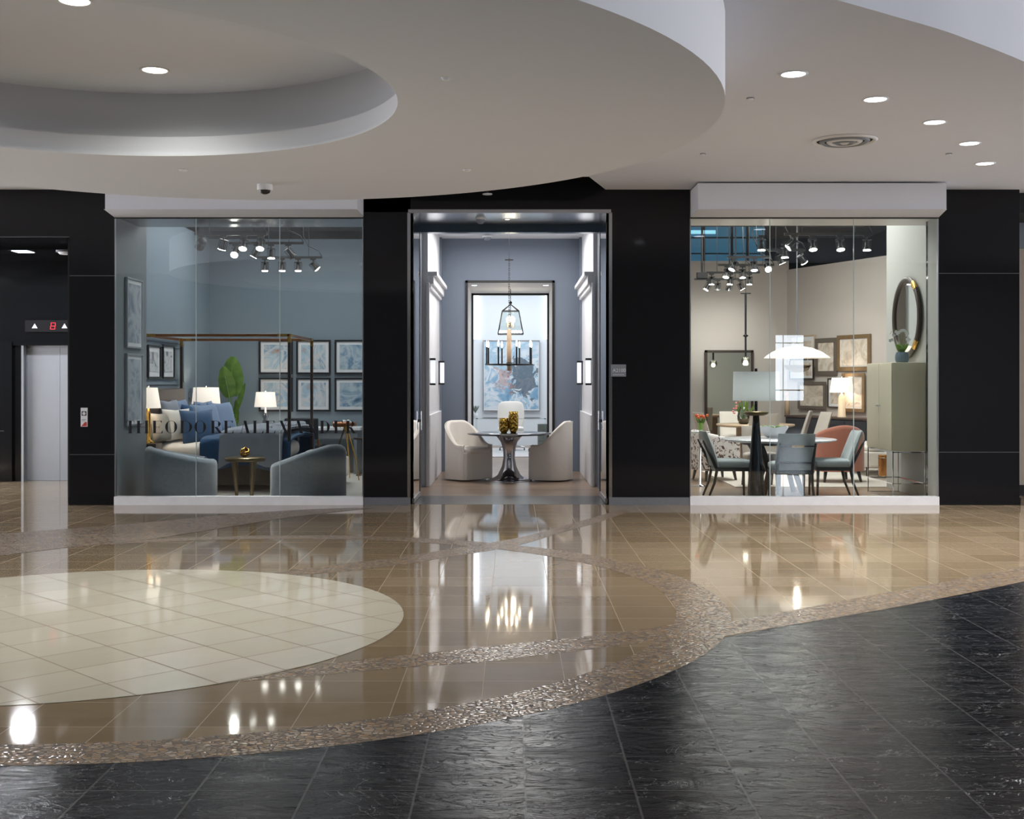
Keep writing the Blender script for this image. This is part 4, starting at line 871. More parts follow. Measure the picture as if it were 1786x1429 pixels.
for i in range(9):
    a = 2.4*i; b = .25+.05*(i % 3); m.grid(lambda u, v: (cos(a)*(u-.5)*.05*sin(pi*v+.01)-sin(a)*.12*v*b*3, sin(a)*(u-.5)*.05*sin(pi*v+.01)+cos(a)*.12*v*b*3, .1+.22*v-.05*v*v), 2, 6)
link('leaves', m, simple('sage_leaf', (110, 122, 116), .6), t)

# ================================================================ bedroom display
rug = fabric('pale_bedroom_rug', (196, 192, 186), .06); o = link('bedroom_rug', M().box((-4.7, 15.15, -.002), (-1.95, 19.9, .014)), rug); tag(o, 'large pale rug under the canopy bed and the velvet chairs', 'rug')
bx0, bx1, by0, by1 = -5.10, -3.09, 16.55, 18.40
t = thing('canopy_bed', 'canopy bed with copper toned rails, brass corners and a brown headboard', 'bed', (bx0, by0, 0)); L, Wd, H = bx1-bx0, by1-by0, 2.205
m = M(); m.box((.03, .05, .10), (L-.03, Wd-.05, .42)); link('platform', m, MT['darkwood'], t, .01)
m = M(); m.box((-.03, .02, .12), (.06, Wd-.02, 1.44)); link('headboard', m, MT['headwood'], t, .01)
m = M(); cushion(m, L-.16, Wd-.10, .30, (L/2-.03, Wd/2, .55)); link('mattress', m, MT['white_fab'], t)
for x in (0, L):
    for y in (0, Wd):
        m = M(); m.cbox((x, y, H/2), (.042, .042, H)); p = link('bed_post', m, MT['darkwood'], t, .004)
        m = M(); m.cbox((x, y, H-.06), (.046, .046, .12)); sx = 1 if x == 0 else -1; sy = 1 if y == 0 else -1
        m.cbox((x+sx*.08, y, H-.018), (.16, .046, .04)); m.cbox((x, y+sy*.08, H-.018), (.046, .16, .04)); m.cbox((x, y, .05), (.046, .046, .1)); link('brass_corner', m, MT['gold'], p)
for y in (0, Wd): m = M(); m.box((0, y-.018, H-.037), (L, y+.018, H)); link('canopy_rail', m, MT['copper'], t, .003)
for x in (0, L): m = M(); m.box((x-.018, 0, H-.037), (x+.018, Wd, H)); link('canopy_rail', m, MT['copper'], t, .003)
def drape(m, x0, x1, y0, y1, ztop, zhang, amp=.02, seed=0, hang_front=True, puff=.05, n=60, skew=0):
    rnd = random.Random(seed); ph = [rnd.uniform(0, 6.28) for _ in range(8)]; h = ztop-zhang
    def fn(u, v, off=0):
        x = x0+(x1-x0)*u+skew*(v-.5); s = (v-.5)*2; wd = (y1-y0)/2; cy = (y0+y1)/2; tot = wd+h; d = s*tot
        wr = amp*(sin(9*u*2+ph[0]+4*v)+.6*sin(17*u+ph[1]-9*v)+.5*sin(23*v+ph[2]+5*u)); e = .05
        if abs(d) <= wd: y = cy+d; z = ztop+wr*.5+puff*cos(pi*.5*(d/wd))**.5 if abs(d) < wd-1e-6 else ztop+wr*.3
        else: y = cy+math.copysign(wd+.03+wr*1.2, d); z = ztop-(abs(d)-wd)*(1+.12*sin(7*u+ph[3]+(1 if d > 0 else 4)))
        z += .03*(1-abs(2*u-1)**6)-.03
        return (x, y, z-off)
    m.grid(lambda u, v: fn(u, v), n, n); m.grid(lambda u, v: fn(u, v, .025), n, n); return m
o = link('blue_duvet', drape(M(), bx0+.78, bx1+.03, by0-.01, by1+.01, .75, .36, .02, 3, puff=.06), MT['blue']); tag(o, 'deep blue velvet duvet spread over the canopy bed', 'duvet')
o = link('grey_blanket', drape(M(), bx0+1.12, bx1-.02, by0-.11, by1+.05, .87, .44, .012, 8, puff=.05, skew=.12), MT['greylinen']); tag(o, 'grey linen blanket folded over the blue duvet', 'blanket')
o = link('folded_blanket', cushion(M(), .34, 1.3, .09, (bx1-.22, by0+1.15, .90)), MT['greylinen']); tag(o, 'folded grey blanket at the foot end of the bed behind its posts', 'blanket')
def pillow(label, loc, w, h, mat, rz=0, tilt=.3, th=.16, name='pillow'):
    """stands upright, faces local -Y"""
    m = M()
    def fn(s):
        def g(u, v):
            a, b = 2*u-1, 2*v-1; k = ((1-a**4)*(1-b**4))**.55; e = 1-.10*(1-abs(a*b))*(abs(a)**6+abs(b)**6)
            return (a*w/2*e, s*(th/2*k+.004), h/2*b*e)
        return g
    m.grid(fn(1), 20, 20); m.grid(fn(-1), 20, 20)
    o = link(name, m, mat, None, loc=loc); o.rotation_mode = 'ZYX'; o.rotation_euler = (tilt*-1, 0, rz); o.rotation_mode = 'XYZ'
    e = (Matrix.Rotation(rz, 3, 'Z') @ Matrix.Rotation(-tilt, 3, 'X')).to_euler(); o.rotation_euler = e
    return tag(o, label, 'pillow')
quilt = (lambda m: (m.bump(m.math('PINGPONG', m.xyz()[2], .02), .8, .02), m.P(lin(38, 78, 118), .7, sheen=.4))[1])(N('quilted_blue_fabric'))
pz = .92
pillow('grey shimmering pillow at the near left end of the bed', (-4.92, 16.72, .90), .42, .42, MT['grey_pillow'], 1.15, .2)
pillow('cream pillow between the grey and the quilted blue one', (-4.76, 16.98, .93), .50, .46, MT['cream'], 1.0, .2)
pillow('quilted deep blue pillow in front of the other pillows', (-4.46, 16.93, .90), .52, .50, quilt, .75, .25)
pillow('light blue grey pillow right of the quilted blue one', (-4.50, 17.55, .97), .55, .5, MT['lightblue'], 1.1, .3)
pillow('light blue pillow at the far side of the bed, front row', (-4.38, 18.02, .99), .52, .5, MT['lightblue'], 1.1, .3)
pillow('blue grey pillow at the far side of the bed, back row', (-4.68, 18.2, 1.00), .52, .5, MT['lightblue'], 1.3, .2)
pillow('pale blue pillow against the headboard behind the cream one', (-4.95, 17.25, 1.0), .52, .56, MT['greylinen'], 1.4, .1)
pillow('pale blue pillow against the middle of the headboard', (-4.95, 17.80, 1.0), .52, .56, MT['lightblue'], 1.45, .1)
pillow('blue pillow with dark back behind the light blue grey one', (-4.66, 17.45, .97), .52, .5, MT['blue'], 1.3, .2)

def tub_chair(label, loc, rz, mir=1, mat='greyvelvet', w=.46, hb=.70, hf_=.58, z0=.03):
    """barrel chair; high back at local +Y, opening towards local -Y"""
    t = thing('tub_chair', label, 'armchair', loc, rz); pl = superplan(w, w*.95, 2.7)
    def hf(a):
        s = (1-cos(min(pi, abs(a)*1.15)))/2; return hb-(hb-hf_)*s
    m = M(); shell(m, pl, hf, .12, z0, 64, -2.55, 2.55, .05); link('barrel_back', m, MT[mat], t)
    m = M(); ps = [pl(-3.1+6.2*i/40) for i in range(41)]; m.prism([(x*.8, y*.8) for x, y in ps], z0+.01, .30); link('base', m, MT[mat], t, .02)
    m = M(); cushion(m, w*1.5, w*1.5, .15, (0, -.04, .375)); link('seat_cushion', m, MT[mat], t)
    m = M(); m.prism([(x*.75, y*.75) for x, y in ps], 0, .045); link('plinth', m, MT['black'], t); return t
tub_chair('grey velvet tub chair left of the small bronze table, back to the glass', (-4.33, 15.62, .014), pi/2+.45, w=.475, hb=.69, hf_=.52)
tub_chair('grey velvet tub chair right of the small bronze table, back to the glass', (-2.66, 15.60, .014), -pi/2-.45, w=.465, hb=.72, hf_=.46)
# small bronze table and knot
t = thing('bronze_side_table', 'small round bronze table with tapered legs between the grey velvet chairs', 'side table', (PX(426, 15.6), 15.65, .014)); zt = PZ(798, 15.6)-.014
m = M(); m.lathe([(0, zt-.05), (.255, zt-.05), (.265, zt-.02), (.255, zt), (0, zt)], 40); link('tabletop', m, MT['bronze'], t)
for a in (-2.05, -.85, 1.2): x, y = .17*cos(a), .17*sin(a); m = M(); m.cyl((x*1.2, y*1.2, zt-.05), (x*.95, y*.95, 0), .042, .018, 10); link('leg', m, MT['bronze'], t)
m = M()
for k in range(3):
    rot = Matrix.Rotation(k*1.1, 3, 'Z') @ Matrix.Rotation(.9+k*.8, 3, 'X'); m.tube([rot @ Vector((.055*cos(q), .055*sin(q), .012*sin(3*q))) for q in [2*pi*i/28 for i in range(28)]], .013, 8, True)
o = link('gold_knot', m, MT['gold'], loc=(PX(427, 15.6), 15.6, zt+.082)); tag(o, 'shiny gold knot sculpture on the small bronze table', 'sculpture')
def shade_lamp(label, loc, r0, r1, h, zs, stem, mat, base=.08, glow=4, light_e=9):
    """loc z = support; shade bottom at zs above it"""
    t = thing('table_lamp', label, 'table lamp', loc)
    m = M(); m.lathe([(r1, zs), (r0, zs+h), (r0-.004, zs+h), (r1-.004, zs)], 40); link('lamp_shade', m, MT['shade'], t)
    m = M(); m.lathe([(base, 0), (base, .02)]+stem+[(.012, zs-.01), (.012, zs+h*.6)], 24); m.lathe([(0, 0), (base, 0)], 24); link('base', m, mat, t)
    m = M(); m.ball((0, 0, zs+h+.02), .015, 8); m.cyl((0, 0, zs+h*.5), (0, 0, zs+h+.01), .004, n=5); link('finial', m, MT['chrome'], t)
    light('POINT', 'lamp_glow', (loc[0], loc[1], loc[2]+zs+h*.45), light_e, (1, .80, .62), size=.06); return t
def nightstand(label, x0, x1, y0, y1, h, mat):
    t = thing('nightstand', label, 'nightstand', ((x0+x1)/2, (y0+y1)/2, 0)); a, b = (x1-x0)/2, (y1-y0)/2
    m = M(); m.box((-a, -b, .1), (a, b, h)); link('body', m, mat, t, .006)
    for i in (1, 2): m = M(); m.box((a, -b+.02, h*.3*i), (a+.01, b-.02, h*.3*i+h*.26)); d = link('drawer', m, mat, t, .003); m = M(); m.cyl((a+.03, 0, h*.3*i+h*.13), (a+.01, 0, h*.3*i+h*.13), .012); link('knob', m, MT['gold'], d)
nightstand('small dark nightstand before the near end of the headboard', -5.15, -4.84, 16.2, 16.5, .70, MT['darkwood'])
nightstand('dark nightstand beyond the far side of the bed', -5.15, -4.62, 18.5, 19.15, .70, MT['darkwood'])
shade_lamp('lit lamp with cream tapered shade at the near end of the headboard', (-4.985, 16.355, .70), .12, .165, .28, .48, [(.03, .05), (.03, .4)], MT['gold'])
Y = 18.85; shade_lamp('lit lamp with wide cream shade and gold column beyond the bed', (PX(359.5, Y), Y, .70), .195, .222, PZ(676, Y)-PZ(705, Y), PZ(705, Y)-.70, [(.045, .04), (.06, .2), (.05, PZ(706, Y)-.72)], MT['gold'])
# desk, lamp, chair, telescope along the back wall
t = thing('writing_desk', 'long white topped desk along the blue grey back wall', 'desk', (-3.45, 19.98, 0)); m = M(); m.box((-.93, -.3, .735), (.95, .3, .785)); link('desk_top', m, MT['signwhite'], t, .006)
m = M(); m.box((-.9, -.27, .60), (.9, .27, .735)); link('apron', m, MT['grey_wall'], t)
for x in (-.86, .86):
    for y in (-.24, .24): m = M(); m.cbox((x, y, .3), (.05, .05, .6)); link('leg', m, MT['grey_wall'], t)
Y = 19.9; shade_lamp('lit lamp with cream shade and clear stacked base on the long desk', (PX(463, Y), Y, .785), .155, .185, PZ(684, Y)-PZ(710, Y), PZ(710, Y)-.785, [(.03, .03), (.055, .08), (.03, .13), (.055, .18), (.03, .24)], MT['chrome'])
t = thing('dark_desk_chair', 'dark leather chair with copper toned legs at the long desk', 'chair', (PX(532, 19.3), 19.3, 0)); m = M(); m.box((-.28, -.30, .62), (.26, -.24, .96)); link('backrest', m, simple('dark_leather', (34, 38, 44), .45), t, .02)
m = M(); m.box((-.28, -.27, .44), (.28, .27, .53)); link('seat', m, simple('dark_leather_seat', (34, 38, 44), .45), t, .02)
for x in (-.26, .26):
    for y in (-.25, .25): m = M(); m.cyl((x, y, 0), (x, y, .62 if y < 0 else .45), .02, n=8); link('leg', m, MT['copper'], t)
Y = 18.6; t = thing('telescope', 'copper toned telescope on gold and wooden tripod legs beside the bed foot', 'telescope', (PX(603, Y), Y, 0)); zz = PZ(741, Y)
m = M(); m.cyl((-.17, .05, zz), (.02, 0, zz+.005), .042); m.cyl((.02, 0, zz+.005), (.16, -.05, zz+.01), .032); m.cyl((-.19, .055, zz), (-.17, .05, zz), .048); link('tube', m, MT['copper'], t)
m = M(); m.cyl((0, 0, zz-.09), (0, 0, zz-.03), .035); link('head', m, MT['gold'], t)
for a, q in (((-.16, -.1), 0), ((.17, -.12), 1), ((.02, .2), 2)): m = M(); m.cyl((a[0]*.15, a[1]*.15, zz-.07), (a[0], a[1], .35), .013, .013, 8); m.cyl((a[0], a[1], .35), (a[0]*1.35, a[1]*1.35, 0), .01, .008, 8); link('tripod_leg', m, MT['gold'] if q else MT['darkwood'], t)
m = M()
rr = random.Random(4)
for i in range(22):
    a = rr.uniform(0, 6.28); b = rr.uniform(.1, 1.3); m.ball((.09*cos(a)*cos(b), .05*sin(a), .05+.05*sin(b)), rr.uniform(.02, .035), 8)
o = link('white_coral', m, MT['signwhite'], loc=(PX(604, 19.85), 19.85, .785+.0)); tag(o, 'white coral shaped ornament at the right end of the desk', 'ornament')
t = thing('bed_bench', 'cream upholstered bench at the foot of the bed behind the right velvet chair', 'bench', (-2.72, 17.35, .014)); m = M(); m.box((-.24, -.80, .10), (.24, .80, .40)); link('body', m, MT['cream'], t, .03); m = M(); cushion(m, .48, 1.6, .12, (0, 0, .45)); link('cushion', m, MT['cream'], t)
for x in (-.18, .18):
    for y in (-.7, .7): m = M(); m.cyl((x, y, .1), (x, y, 0), .025, .018, 8); link('foot', m, MT['darkwood'], t)
o = link('folded_throw', cushion(M(), .30, .5, .05, (0, 0, 0)), MT['white_fab'], loc=(-2.75, 16.9, .014+.535)); tag(o, 'folded white throw lying on the cream bench', 'throw')
t = thing('pedestal_side_table', 'dark small pedestal table at the right edge of the bedroom window', 'side table', (-2.40, 19.4, 0)); m = M(); m.lathe([(0, .60), (.17, .60), (.19, .63), (0, .63)], 28); link('tabletop', m, MT['darkwood'], t); m = M(); m.lathe([(.15, 0), (.13, .03), (.03, .08), (.02, .3), (.05, .6), (0, .6)], 20); link('pedestal', m, MT['darkwood'], t)
# leafy plant
def leaf(m, base, tip, w, droop=.1, n=10, fold=.06):
    b = Vector(base); e = Vector(tip); d = e-b; side = d.cross(Vector((.15, 1, .1))).normalized(); nrm = side.cross(d).normalized()
    def fn(u, v):
        s = u*2-1; k = sin(pi*min(1, v*.93+.05))**.5*(1-.3*v); return b+d*v+side*(s*w/2*k)+nrm*(abs(s)*w*fold-droop*v*v+.01*sin(v*40)*abs(s))
    m.grid(fn, 6, n)
Yp = 19.7; t = thing('potted_plant', 'tall green plant with large paddle leaves in the bedroom corner', 'plant', (PX(405, Yp), Yp, 0))
m = M(); m.lathe([(0, 0), (.15, 0), (.19, .34), (.17, .34), (.15, .30), (0, .30)], 28); link('pot', m, MT['grey_wall'], t)
lv = [((-.02, 0, 1.30), (.0, -.02, PZ(622, Yp)), .46, 0), ((-.04, -.03, 1.28), (-.13, -.1, PZ(640, Yp)), .34, .0), ((.03, .05, 1.02), (.23, .0, PZ(668, Yp)), .11, .05), ((.02, 0, .95), (.12, -.1, .98), .18, .08), ((-.05, 0, .8), (-.22, .1, 1.0), .15, .05), ((.05, 0, .8), (.10, -.12, 1.25), .13, .02)]
for b, e, w, dr in lv:
    m = M(); leaf(m, b, e, w, dr); m.tube([(0, 0, .28), (b[0]*.5, b[1], b[2]*.6), b, tuple(Vector(b)*.3+Vector(e)*.7)], [.016, .014, .01, .004], 6); link('leaf', m, MT['leaf'], t)
# ================================================================ dining display
o = link('dining_rug', M().box((3.25, 17.35, -.002), (6.9, 21.0, .013)), fabric('pale_dining_rug', (214, 208, 200), .05)); tag(o, 'pale rug under the coral chair behind the marble table', 'rug')
marble = (lambda m: m.P(m.ramp(m.noise(m.pos(), 2.5, 8, .65, 1.2), [(.3, lin(214, 216, 224)), (.5, lin(190, 194, 206)), (.56, lin(225, 226, 232))]), .15))(N('white_marble'))
TX, TY = 3.68, 16.45
t = thing('marble_table', 'round white marble topped dining table with dark legs near the right window', 'table', (TX, TY, 0))
m = M(); m.lathe([(0, .72), (.70, .72), (.775, .742), (.78, .75), (.77, .758), (0, .758)], 72); link('tabletop', m, marble, t)
for a in (.8, 2.35, 3.95, 5.5): x, y = cos(a), sin(a); m = M(); m.tube([(x*.5, y*.5, .72), (x*.34, y*.34, .5), (x*.26, y*.26, .3), (x*.38, y*.38, .0)], [.05, .045, .04, .035], 10); link('leg', m, MT['blackwood'], t)
m = M(); m.cyl((0, 0, .68), (0, 0, .72), .52, n=32); link('apron', m, MT['blackwood'], t)
def dining_chair(label, loc, rz, seat='dining_fab', leg='blackwood', h=.885, w=.48, handle=False, frame=True, legs=True, name='dining_chair'):
    """faces local -Y"""
    t = thing(name, label, 'chair', loc, rz)
    m = M(); cushion(m, w+.02, .50, .12, (0, -.01, .455)); link('seat', m, MT[seat], t)
    m = M(); hb = h-.42
    def bk(s):
        return lambda u, v: ((u-.5)*w*(1-.06*v), .20+.16*v**1.2+(.03*(1-(2*u-1)**2))+s*(.045-.012*v)*min(1, (1-(2*u-1)**10))*(1 if v < .98 else .6), .42+hb*v)
    f1, f2 = bk(1), bk(-1); m.grid(f1, 14, 14); m.grid(f2, 14, 14)
    for fa, fb in ((0, None), (1, None)): m.grid(lambda u, v: tuple(Vector(f1(fa, v))*(u)+Vector(f2(fa, v))*(1-u)), 2, 14)
    m.grid(lambda u, v: tuple(Vector(f1(u, 1))*v+Vector(f2(u, 1))*(1-v)), 14, 2); link('backrest', m, MT[seat], t)
    m = M(); m.box((-w/2+.01, -.23, .36), (w/2-.01, .23, .405)); link('seat_rail', m, MT[leg], t, .004)
    if legs:
        for x in (-w/2+.025, w/2-.025):
            m = M(); m.tube([(x, -.215, .40), (x, -.225, 0)], [.022, .014], 8); link('leg', m, MT[leg], t)
            m = M(); m.tube([(x, .40, h-.12), (x, .28, .52), (x, .215, .38), (x, .25, .2), (x*1.02, .33, 0)] if frame else [(x, .215, .4), (x*1.02, .3, 0)], [.013, .02, .022, .018, .013] if frame else [.022, .013], 8); link('leg', m, MT[leg], t)
    if handle:
        m = M(); m.box((-w/2+.01, .345, h-.165), (w/2-.01, .40, h-.15)); link('back_frame', m, MT[leg], t); m = M(); m.box((-.08, .40, h-.17), (.08, .42, h-.145)); link('brass_handle', m, MT['gold'], t)
        m = M(); m.box((-w/2+.02, .27, .50), (w/2-.02, .30, .52)); link('lower_bar', m, MT[leg], t)
    return t
dining_chair('grey blue dining chair left of the marble table, seen from its side', (2.92, 15.95, 0), pi/2)
dining_chair('grey blue dining chair with its back to the glass, brass handle on the frame', (3.60, 15.42, 0), pi, handle=True, w=.5)
dining_chair('grey blue dining chair right of the marble table, before the coral armchair', (4.28, 16.05, 0), -pi/2)
dining_chair('pale dining chair on the far side of the marble table, behind the lamp stem', (3.63, 17.35, 0), 0, seat='taupe')
# lamp with collar and cone
t = thing('cone_floor_lamp', 'tall dark cone floor lamp with collar disc and grey drum shade beside the glass', 'floor lamp', (PX(1319.5, 15.3), 15.33, 0)); Y = 15.33
m = M(); m.lathe([(.165, 0), (.165, .015), (.115, .03), (.10, .3), (.055, .9), (.04, PZ(724, Y)), (0, PZ(724, Y))], 40); link('cone_base', m, simple('gunmetal', (58, 62, 70), .12, .9), t)
m = M(); m.lathe([(0, PZ(726, Y)), (.13, PZ(725, Y)), (.16, PZ(721, Y)), (.15, PZ(718, Y)), (.02, PZ(717.5, Y)), (0, PZ(717.5, Y))], 40); link('collar_disc', m, MT['bronze'], t)
m = M(); m.cyl((0, 0, PZ(718, Y)), (0, 0, PZ(648, Y)), .02); m.cyl((0, 0, PZ(650, Y)), (0, 0, PZ(643, Y)), .018); link('neck', m, simple('gunmetal_neck', (58, 62, 70), .12, .9), t)
drumf = fabric('grey_drum_fabric', (176, 182, 186), .04); _t = drumf.node_tree; _x = _t.nodes.new('ShaderNodeBsdfTranslucent'); _x.inputs[0].default_value = (.75, .78, .8, 1); _m = _t.nodes.new('ShaderNodeMixShader'); _m.inputs[0].default_value = .5; _t.links.new(_t.nodes['Principled BSDF'].outputs[0], _m.inputs[1]); _t.links.new(_x.outputs[0], _m.inputs[2]); _t.links.new(_m.outputs[0], _t.nodes['Material Output'].inputs[0])
zs0, zs1 = PZ(699, Y), PZ(648.5, Y)
m = M(); m.lathe([(.296, zs0), (.288, zs1), (.284, zs1), (.292, zs0)], 56); m.cyl((0, 0, zs1-.012), (0, 0, zs1-.010), .286, n=40) if False else None; link('drum_shade', m, drumf, t)
m = M()
for i in range(3): a = 2*pi*i/3; m.cyl((0, 0, zs1-.01), (.287*cos(a), .287*sin(a), zs1-.01), .004, n=5)
link('spider', m, MT['chrome'], t)
light('POINT', 'cone_lamp_glow', (PX(1319.5, 15.3), 15.33, 1.5), 14, (1, .9, .8), size=.05)
# bowl with moss
t = thing('white_bowl', 'white scalloped bowl holding green moss on the marble table', 'bowl', (PX(1351, 16.5), 16.6, .758))
m = M(); m.grid(lambda u, v: ((.07+.145*v**.6)*cos(2*pi*u)*1.0, (.05+.09*v**.6)*sin(2*pi*u), .005+.155*v+.012*v*sin(10*pi*u)), 60, 10, True); m.grid(lambda u, v: ((.06+.145*v**.6)*cos(2*pi*u)*1.0, (.04+.09*v**.6)*sin(2*pi*u), .02+.14*v+.012*v*sin(10*pi*u)), 60, 10, True); m.cyl((0, 0, 0), (0, 0, .02), .08, .06); link('body', m, MT['signwhite'], t)
m = M(); rr = random.Random(2)
for i in range(26): a = rr.uniform(0, 6.28); q = sqrt(rr.random()); m.ball((.17*q*cos(a), .09*q*sin(a), .13+.015*rr.random()), .035, 8)
link('moss', m, MT['leaf'], t)
# coral armchair, floral armchair
def arm_tub(name, label, loc, rz, mat, w, hb, hf_, leg, pw=2.3, th=.10):
    t = thing(name, label, 'armchair', loc, rz); pl = superplan(w, w*.9, pw)
    hf = lambda a: hb-(hb-hf_)*(1-cos(min(pi, abs(a)*1.25)))/2
    m = M(); shell(m, pl, hf, th, .17, 56, -2.35, 2.35, .045); link('backrest', m, mat, t)
    m = M(); ps = [pl(-3.1+6.2*i/40) for i in range(41)]; m.prism([(x*.86, y*.86) for x, y in ps], .16, .34); link('base', m, mat, t, .015)
    m = M(); cushion(m, w*1.5, w*1.4, .13, (0, -.05, .40)); link('seat_cushion', m, mat, t)
    for x in (-1, 1):
        for y in (-1, 1): m = M(); m.cyl((x*w*.62, y*w*.55, .17), (x*w*.7, y*w*.62, 0), .028, .018, 10); link('leg', m, MT[leg], t)
    return t
arm_tub('coral_armchair', 'coral velvet rounded armchair behind the right dining chair', (PX(1459, 18.3), 18.35, .013), pi+.15, MT['coral'], .42, .87, .62, 'blackwood')
flor = (lambda m: m.P(m.mix(m.math('MULTIPLY', m.math('GREATER_THAN', m.noise(m.pos(), 9, 4, .6, 1.5), .52), m.math('GREATER_THAN', m.noise(m.pos(), 30, 2), .44)), lin(222, 218, 218), lin(96, 76, 72)), .85))(N('floral_print_fabric'))
arm_tub('floral_armchair', 'white armchair with dark floral print behind the left dining chair', (PX(1247, 18.7), 18.75, 0), pi/2+.2, flor, .40, .79, .66, 'blackwood', 3.2)
# tulips on a thin table
t = thing('plinth_table', 'slim pale side table behind the left dining chair under the tulips', 'side table', (PX(1221, 17.6), 17.6, 0)); zt = PZ(753, 17.6); m = M(); m.cyl((0, 0, zt-.02), (0, 0, zt), .15, n=32); link('tabletop', m, MT['signwhite'], t); m = M(); m.lathe([(.12, 0), (.12, .01), (.02, .03), (.02, zt-.02), (0, zt-.02)], 20); link('stem', m, MT['chrome'], t)
t = thing('tulip_vase', 'green glass vase with orange tulips at the left edge of the right window', 'flowers', (PX(1222, 17.6), 17.6, zt))
m = M(); m.lathe([(0, 0), (.025, 0), (.03, .05), (.038, .13), (.03, .13), (.02, .05), (0, .02)], 20); link('vase', m, simple('green_glass', (134, 178, 84), .15), t)
tul = simple('orange_petals', (232, 112, 62), .5); rr = random.Random(6)
for i in range(9):
    a = 2*pi*i/9; q = .04+.07*rr.random(); z = .16+.07*rr.random(); x, y = q*cos(a), q*sin(a)
    m = M(); m.tube([(0, 0, .05), (x*.5, y*.5, .13), (x, y, z)], .004, 5); st = link('stem', m, MT['leaf'], t); m = M(); m.lathe([(0, -.005), (.018, .005), (.021, .022), (.013, .042), (0, .04)], 10, (x, y, z)); link('flower', m, tul, st)
m = M()
for i in range(6): a = 1.05*i; leaf(m, (0, 0, .08), (.07*cos(a), .07*sin(a), .20), .03, .01, 6)
link('leaves', m, MT['leaf'], t)
# far wooden table with chairs
FX, FYY = 4.55, 22.3
t = thing('oak_table', 'round light oak dining table farther back in front of the floor mirror', 'table', (FX, FYY, 0)); m = M(); m.lathe([(0, .70), (.66, .70), (.72, .72), (.72, .75), (0, .75)], 56); link('tabletop', m, MT['oak'], t)
m = M(); m.box((-.35, -.05, 0), (.35, .05, .70)); m.box((-.05, -.35, 0), (.05, .35, .70)); link('pedestal', m, MT['oak'], t)
dining_chair('taupe high back chair left of the oak table, farther of two', (3.62, 22.85, 0), pi/2-.2, 'taupe', 'oak', .96, frame=False)
dining_chair('taupe high back chair left of the oak table, nearer of two', (3.72, 21.75, 0), pi/2+.3, 'taupe', 'blackwood', .98, frame=False)
dining_chair('cream chair behind the oak table, below the mirror', (4.34, 23.3, 0), 0, 'cream', 'oak', .95, frame=False)
dining_chair('taupe chair on the near side of the oak table, behind the lamp stem', (4.45, 21.35, 0), pi, 'taupe', 'oak', .98, w=.56, frame=False)
dining_chair('taupe striped side chair right of the oak table, left of two', (5.35, 22.9, 0), -pi/2-.2, 'taupe', 'oak', .98, frame=False)
dining_chair('taupe striped side chair right of the oak table, right of two', (5.45, 21.95, 0), -pi/2+.2, 'taupe', 'oak', .98, frame=False)
t = thing('glass_vase_orchid', 'large clear glass vase with green leaves and pink orchid on the oak table', 'vase', (PX(1297, 22.1), 22.1, .75))
m = M(); m.lathe([(0, 0), (.07, 0), (.115, .08), (.12, .16), (.09, .28), (.075, .32), (.07, .32), (.085, .27), (.11, .16), (.1, .08), (0, .012)], 28); link('glass', m, MT['clear_glass'], t)
m = M(); m.lathe([(0, .015), (.09, .02), (.1, .09), (0, .11)], 20); link('moss', m, simple('dark_moss', (70, 66, 44), .9), t)
m = M()
for i in range(11): a = 2.4*i; q = .06+.05*(i % 3); leaf(m, (0, 0, .08), (q*cos(a)*1.4, q*sin(a)*1.4, .33+.05*(i % 4)), .05, .02, 8)
link('leaves', m, MT['leaf'], t)
pk = simple('pink_petals', (206, 132, 130), .5); m = M(); m.tube([(0, 0, .1), (-.05, 0, .38), (-.12, 0, .44), (-.18, -.02, .36)], .004, 5); st = link('flower_stem', m, MT['leaf'], t)
m = M(); rr = random.Random(5)
for i in range(9): x = -.09-.012*i; m.ball((x+rr.uniform(-.03, .03), rr.uniform(-.04, .02), .43-.025*i+rr.uniform(-.02, .02)), .026, 8, .7)
link('blossoms', m, pk, st)
# sideboard on the gallery wall
u = -U_ if U_.x > 0 and False else U_
c = A_+U_*1.9+Nn*.24; ln = 2.6
t = thing('dark_sideboard', 'long dark grey sideboard under the framed pictures', 'sideboard', (c.x, c.y, 0), rzg)
m = M(); m.box((-ln/2, -.22, .1), (ln/2, .22, .81)); link('body', m, simple('charcoal_lacquer', (52, 54, 60), .35), t, .005); m = M(); m.box((-ln/2-.02, -.24, .81), (ln/2+.02, .24, .845)); link('top', m, MT['headwood'], t)
for i in range(4): x = -ln/2+.02+i*(ln-.04)/4; m = M(); m.box((x+.01, -.235, .14), (x+(ln-.04)/4-.01, -.22, .78)); d = link('door', m, simple('charcoal_lacquer_door', (58, 60, 66), .35), t, .003); m = M(); m.cbox((x+(.06 if i % 2 else (ln-.04)/4-.06), -.245, .48), (.012, .02, .16)); link('handle', m, MT['bronze'], d)
for x in (-ln/2+.1, ln/2-.1): m = M(); m.box((x-.03, -.2, 0), (x+.03, .2, .1)); link('leg', m, MT['blackwood'], t)
Vn = onwall(1487)+Nn*.26; shade_lamp('lit lamp with white shade and pale column on the dark sideboard', (Vn.x, Vn.y, .845), .19, .235, PZ(659, Vn.y)-PZ(685, Vn.y), PZ(685, Vn.y)-.845, [(.075, .03), (.06, .4)], simple('pale_stone', (214, 196, 172), .5), .085, light_e=14)
Vn = onwall(1391)+Nn*.26; t = thing('wooden_candlestick', 'pale wooden column with pink top at the left end of the dark sideboard', 'candle holder', (Vn.x, Vn.y, .845)); hh = PZ(690, Vn.y)-.845
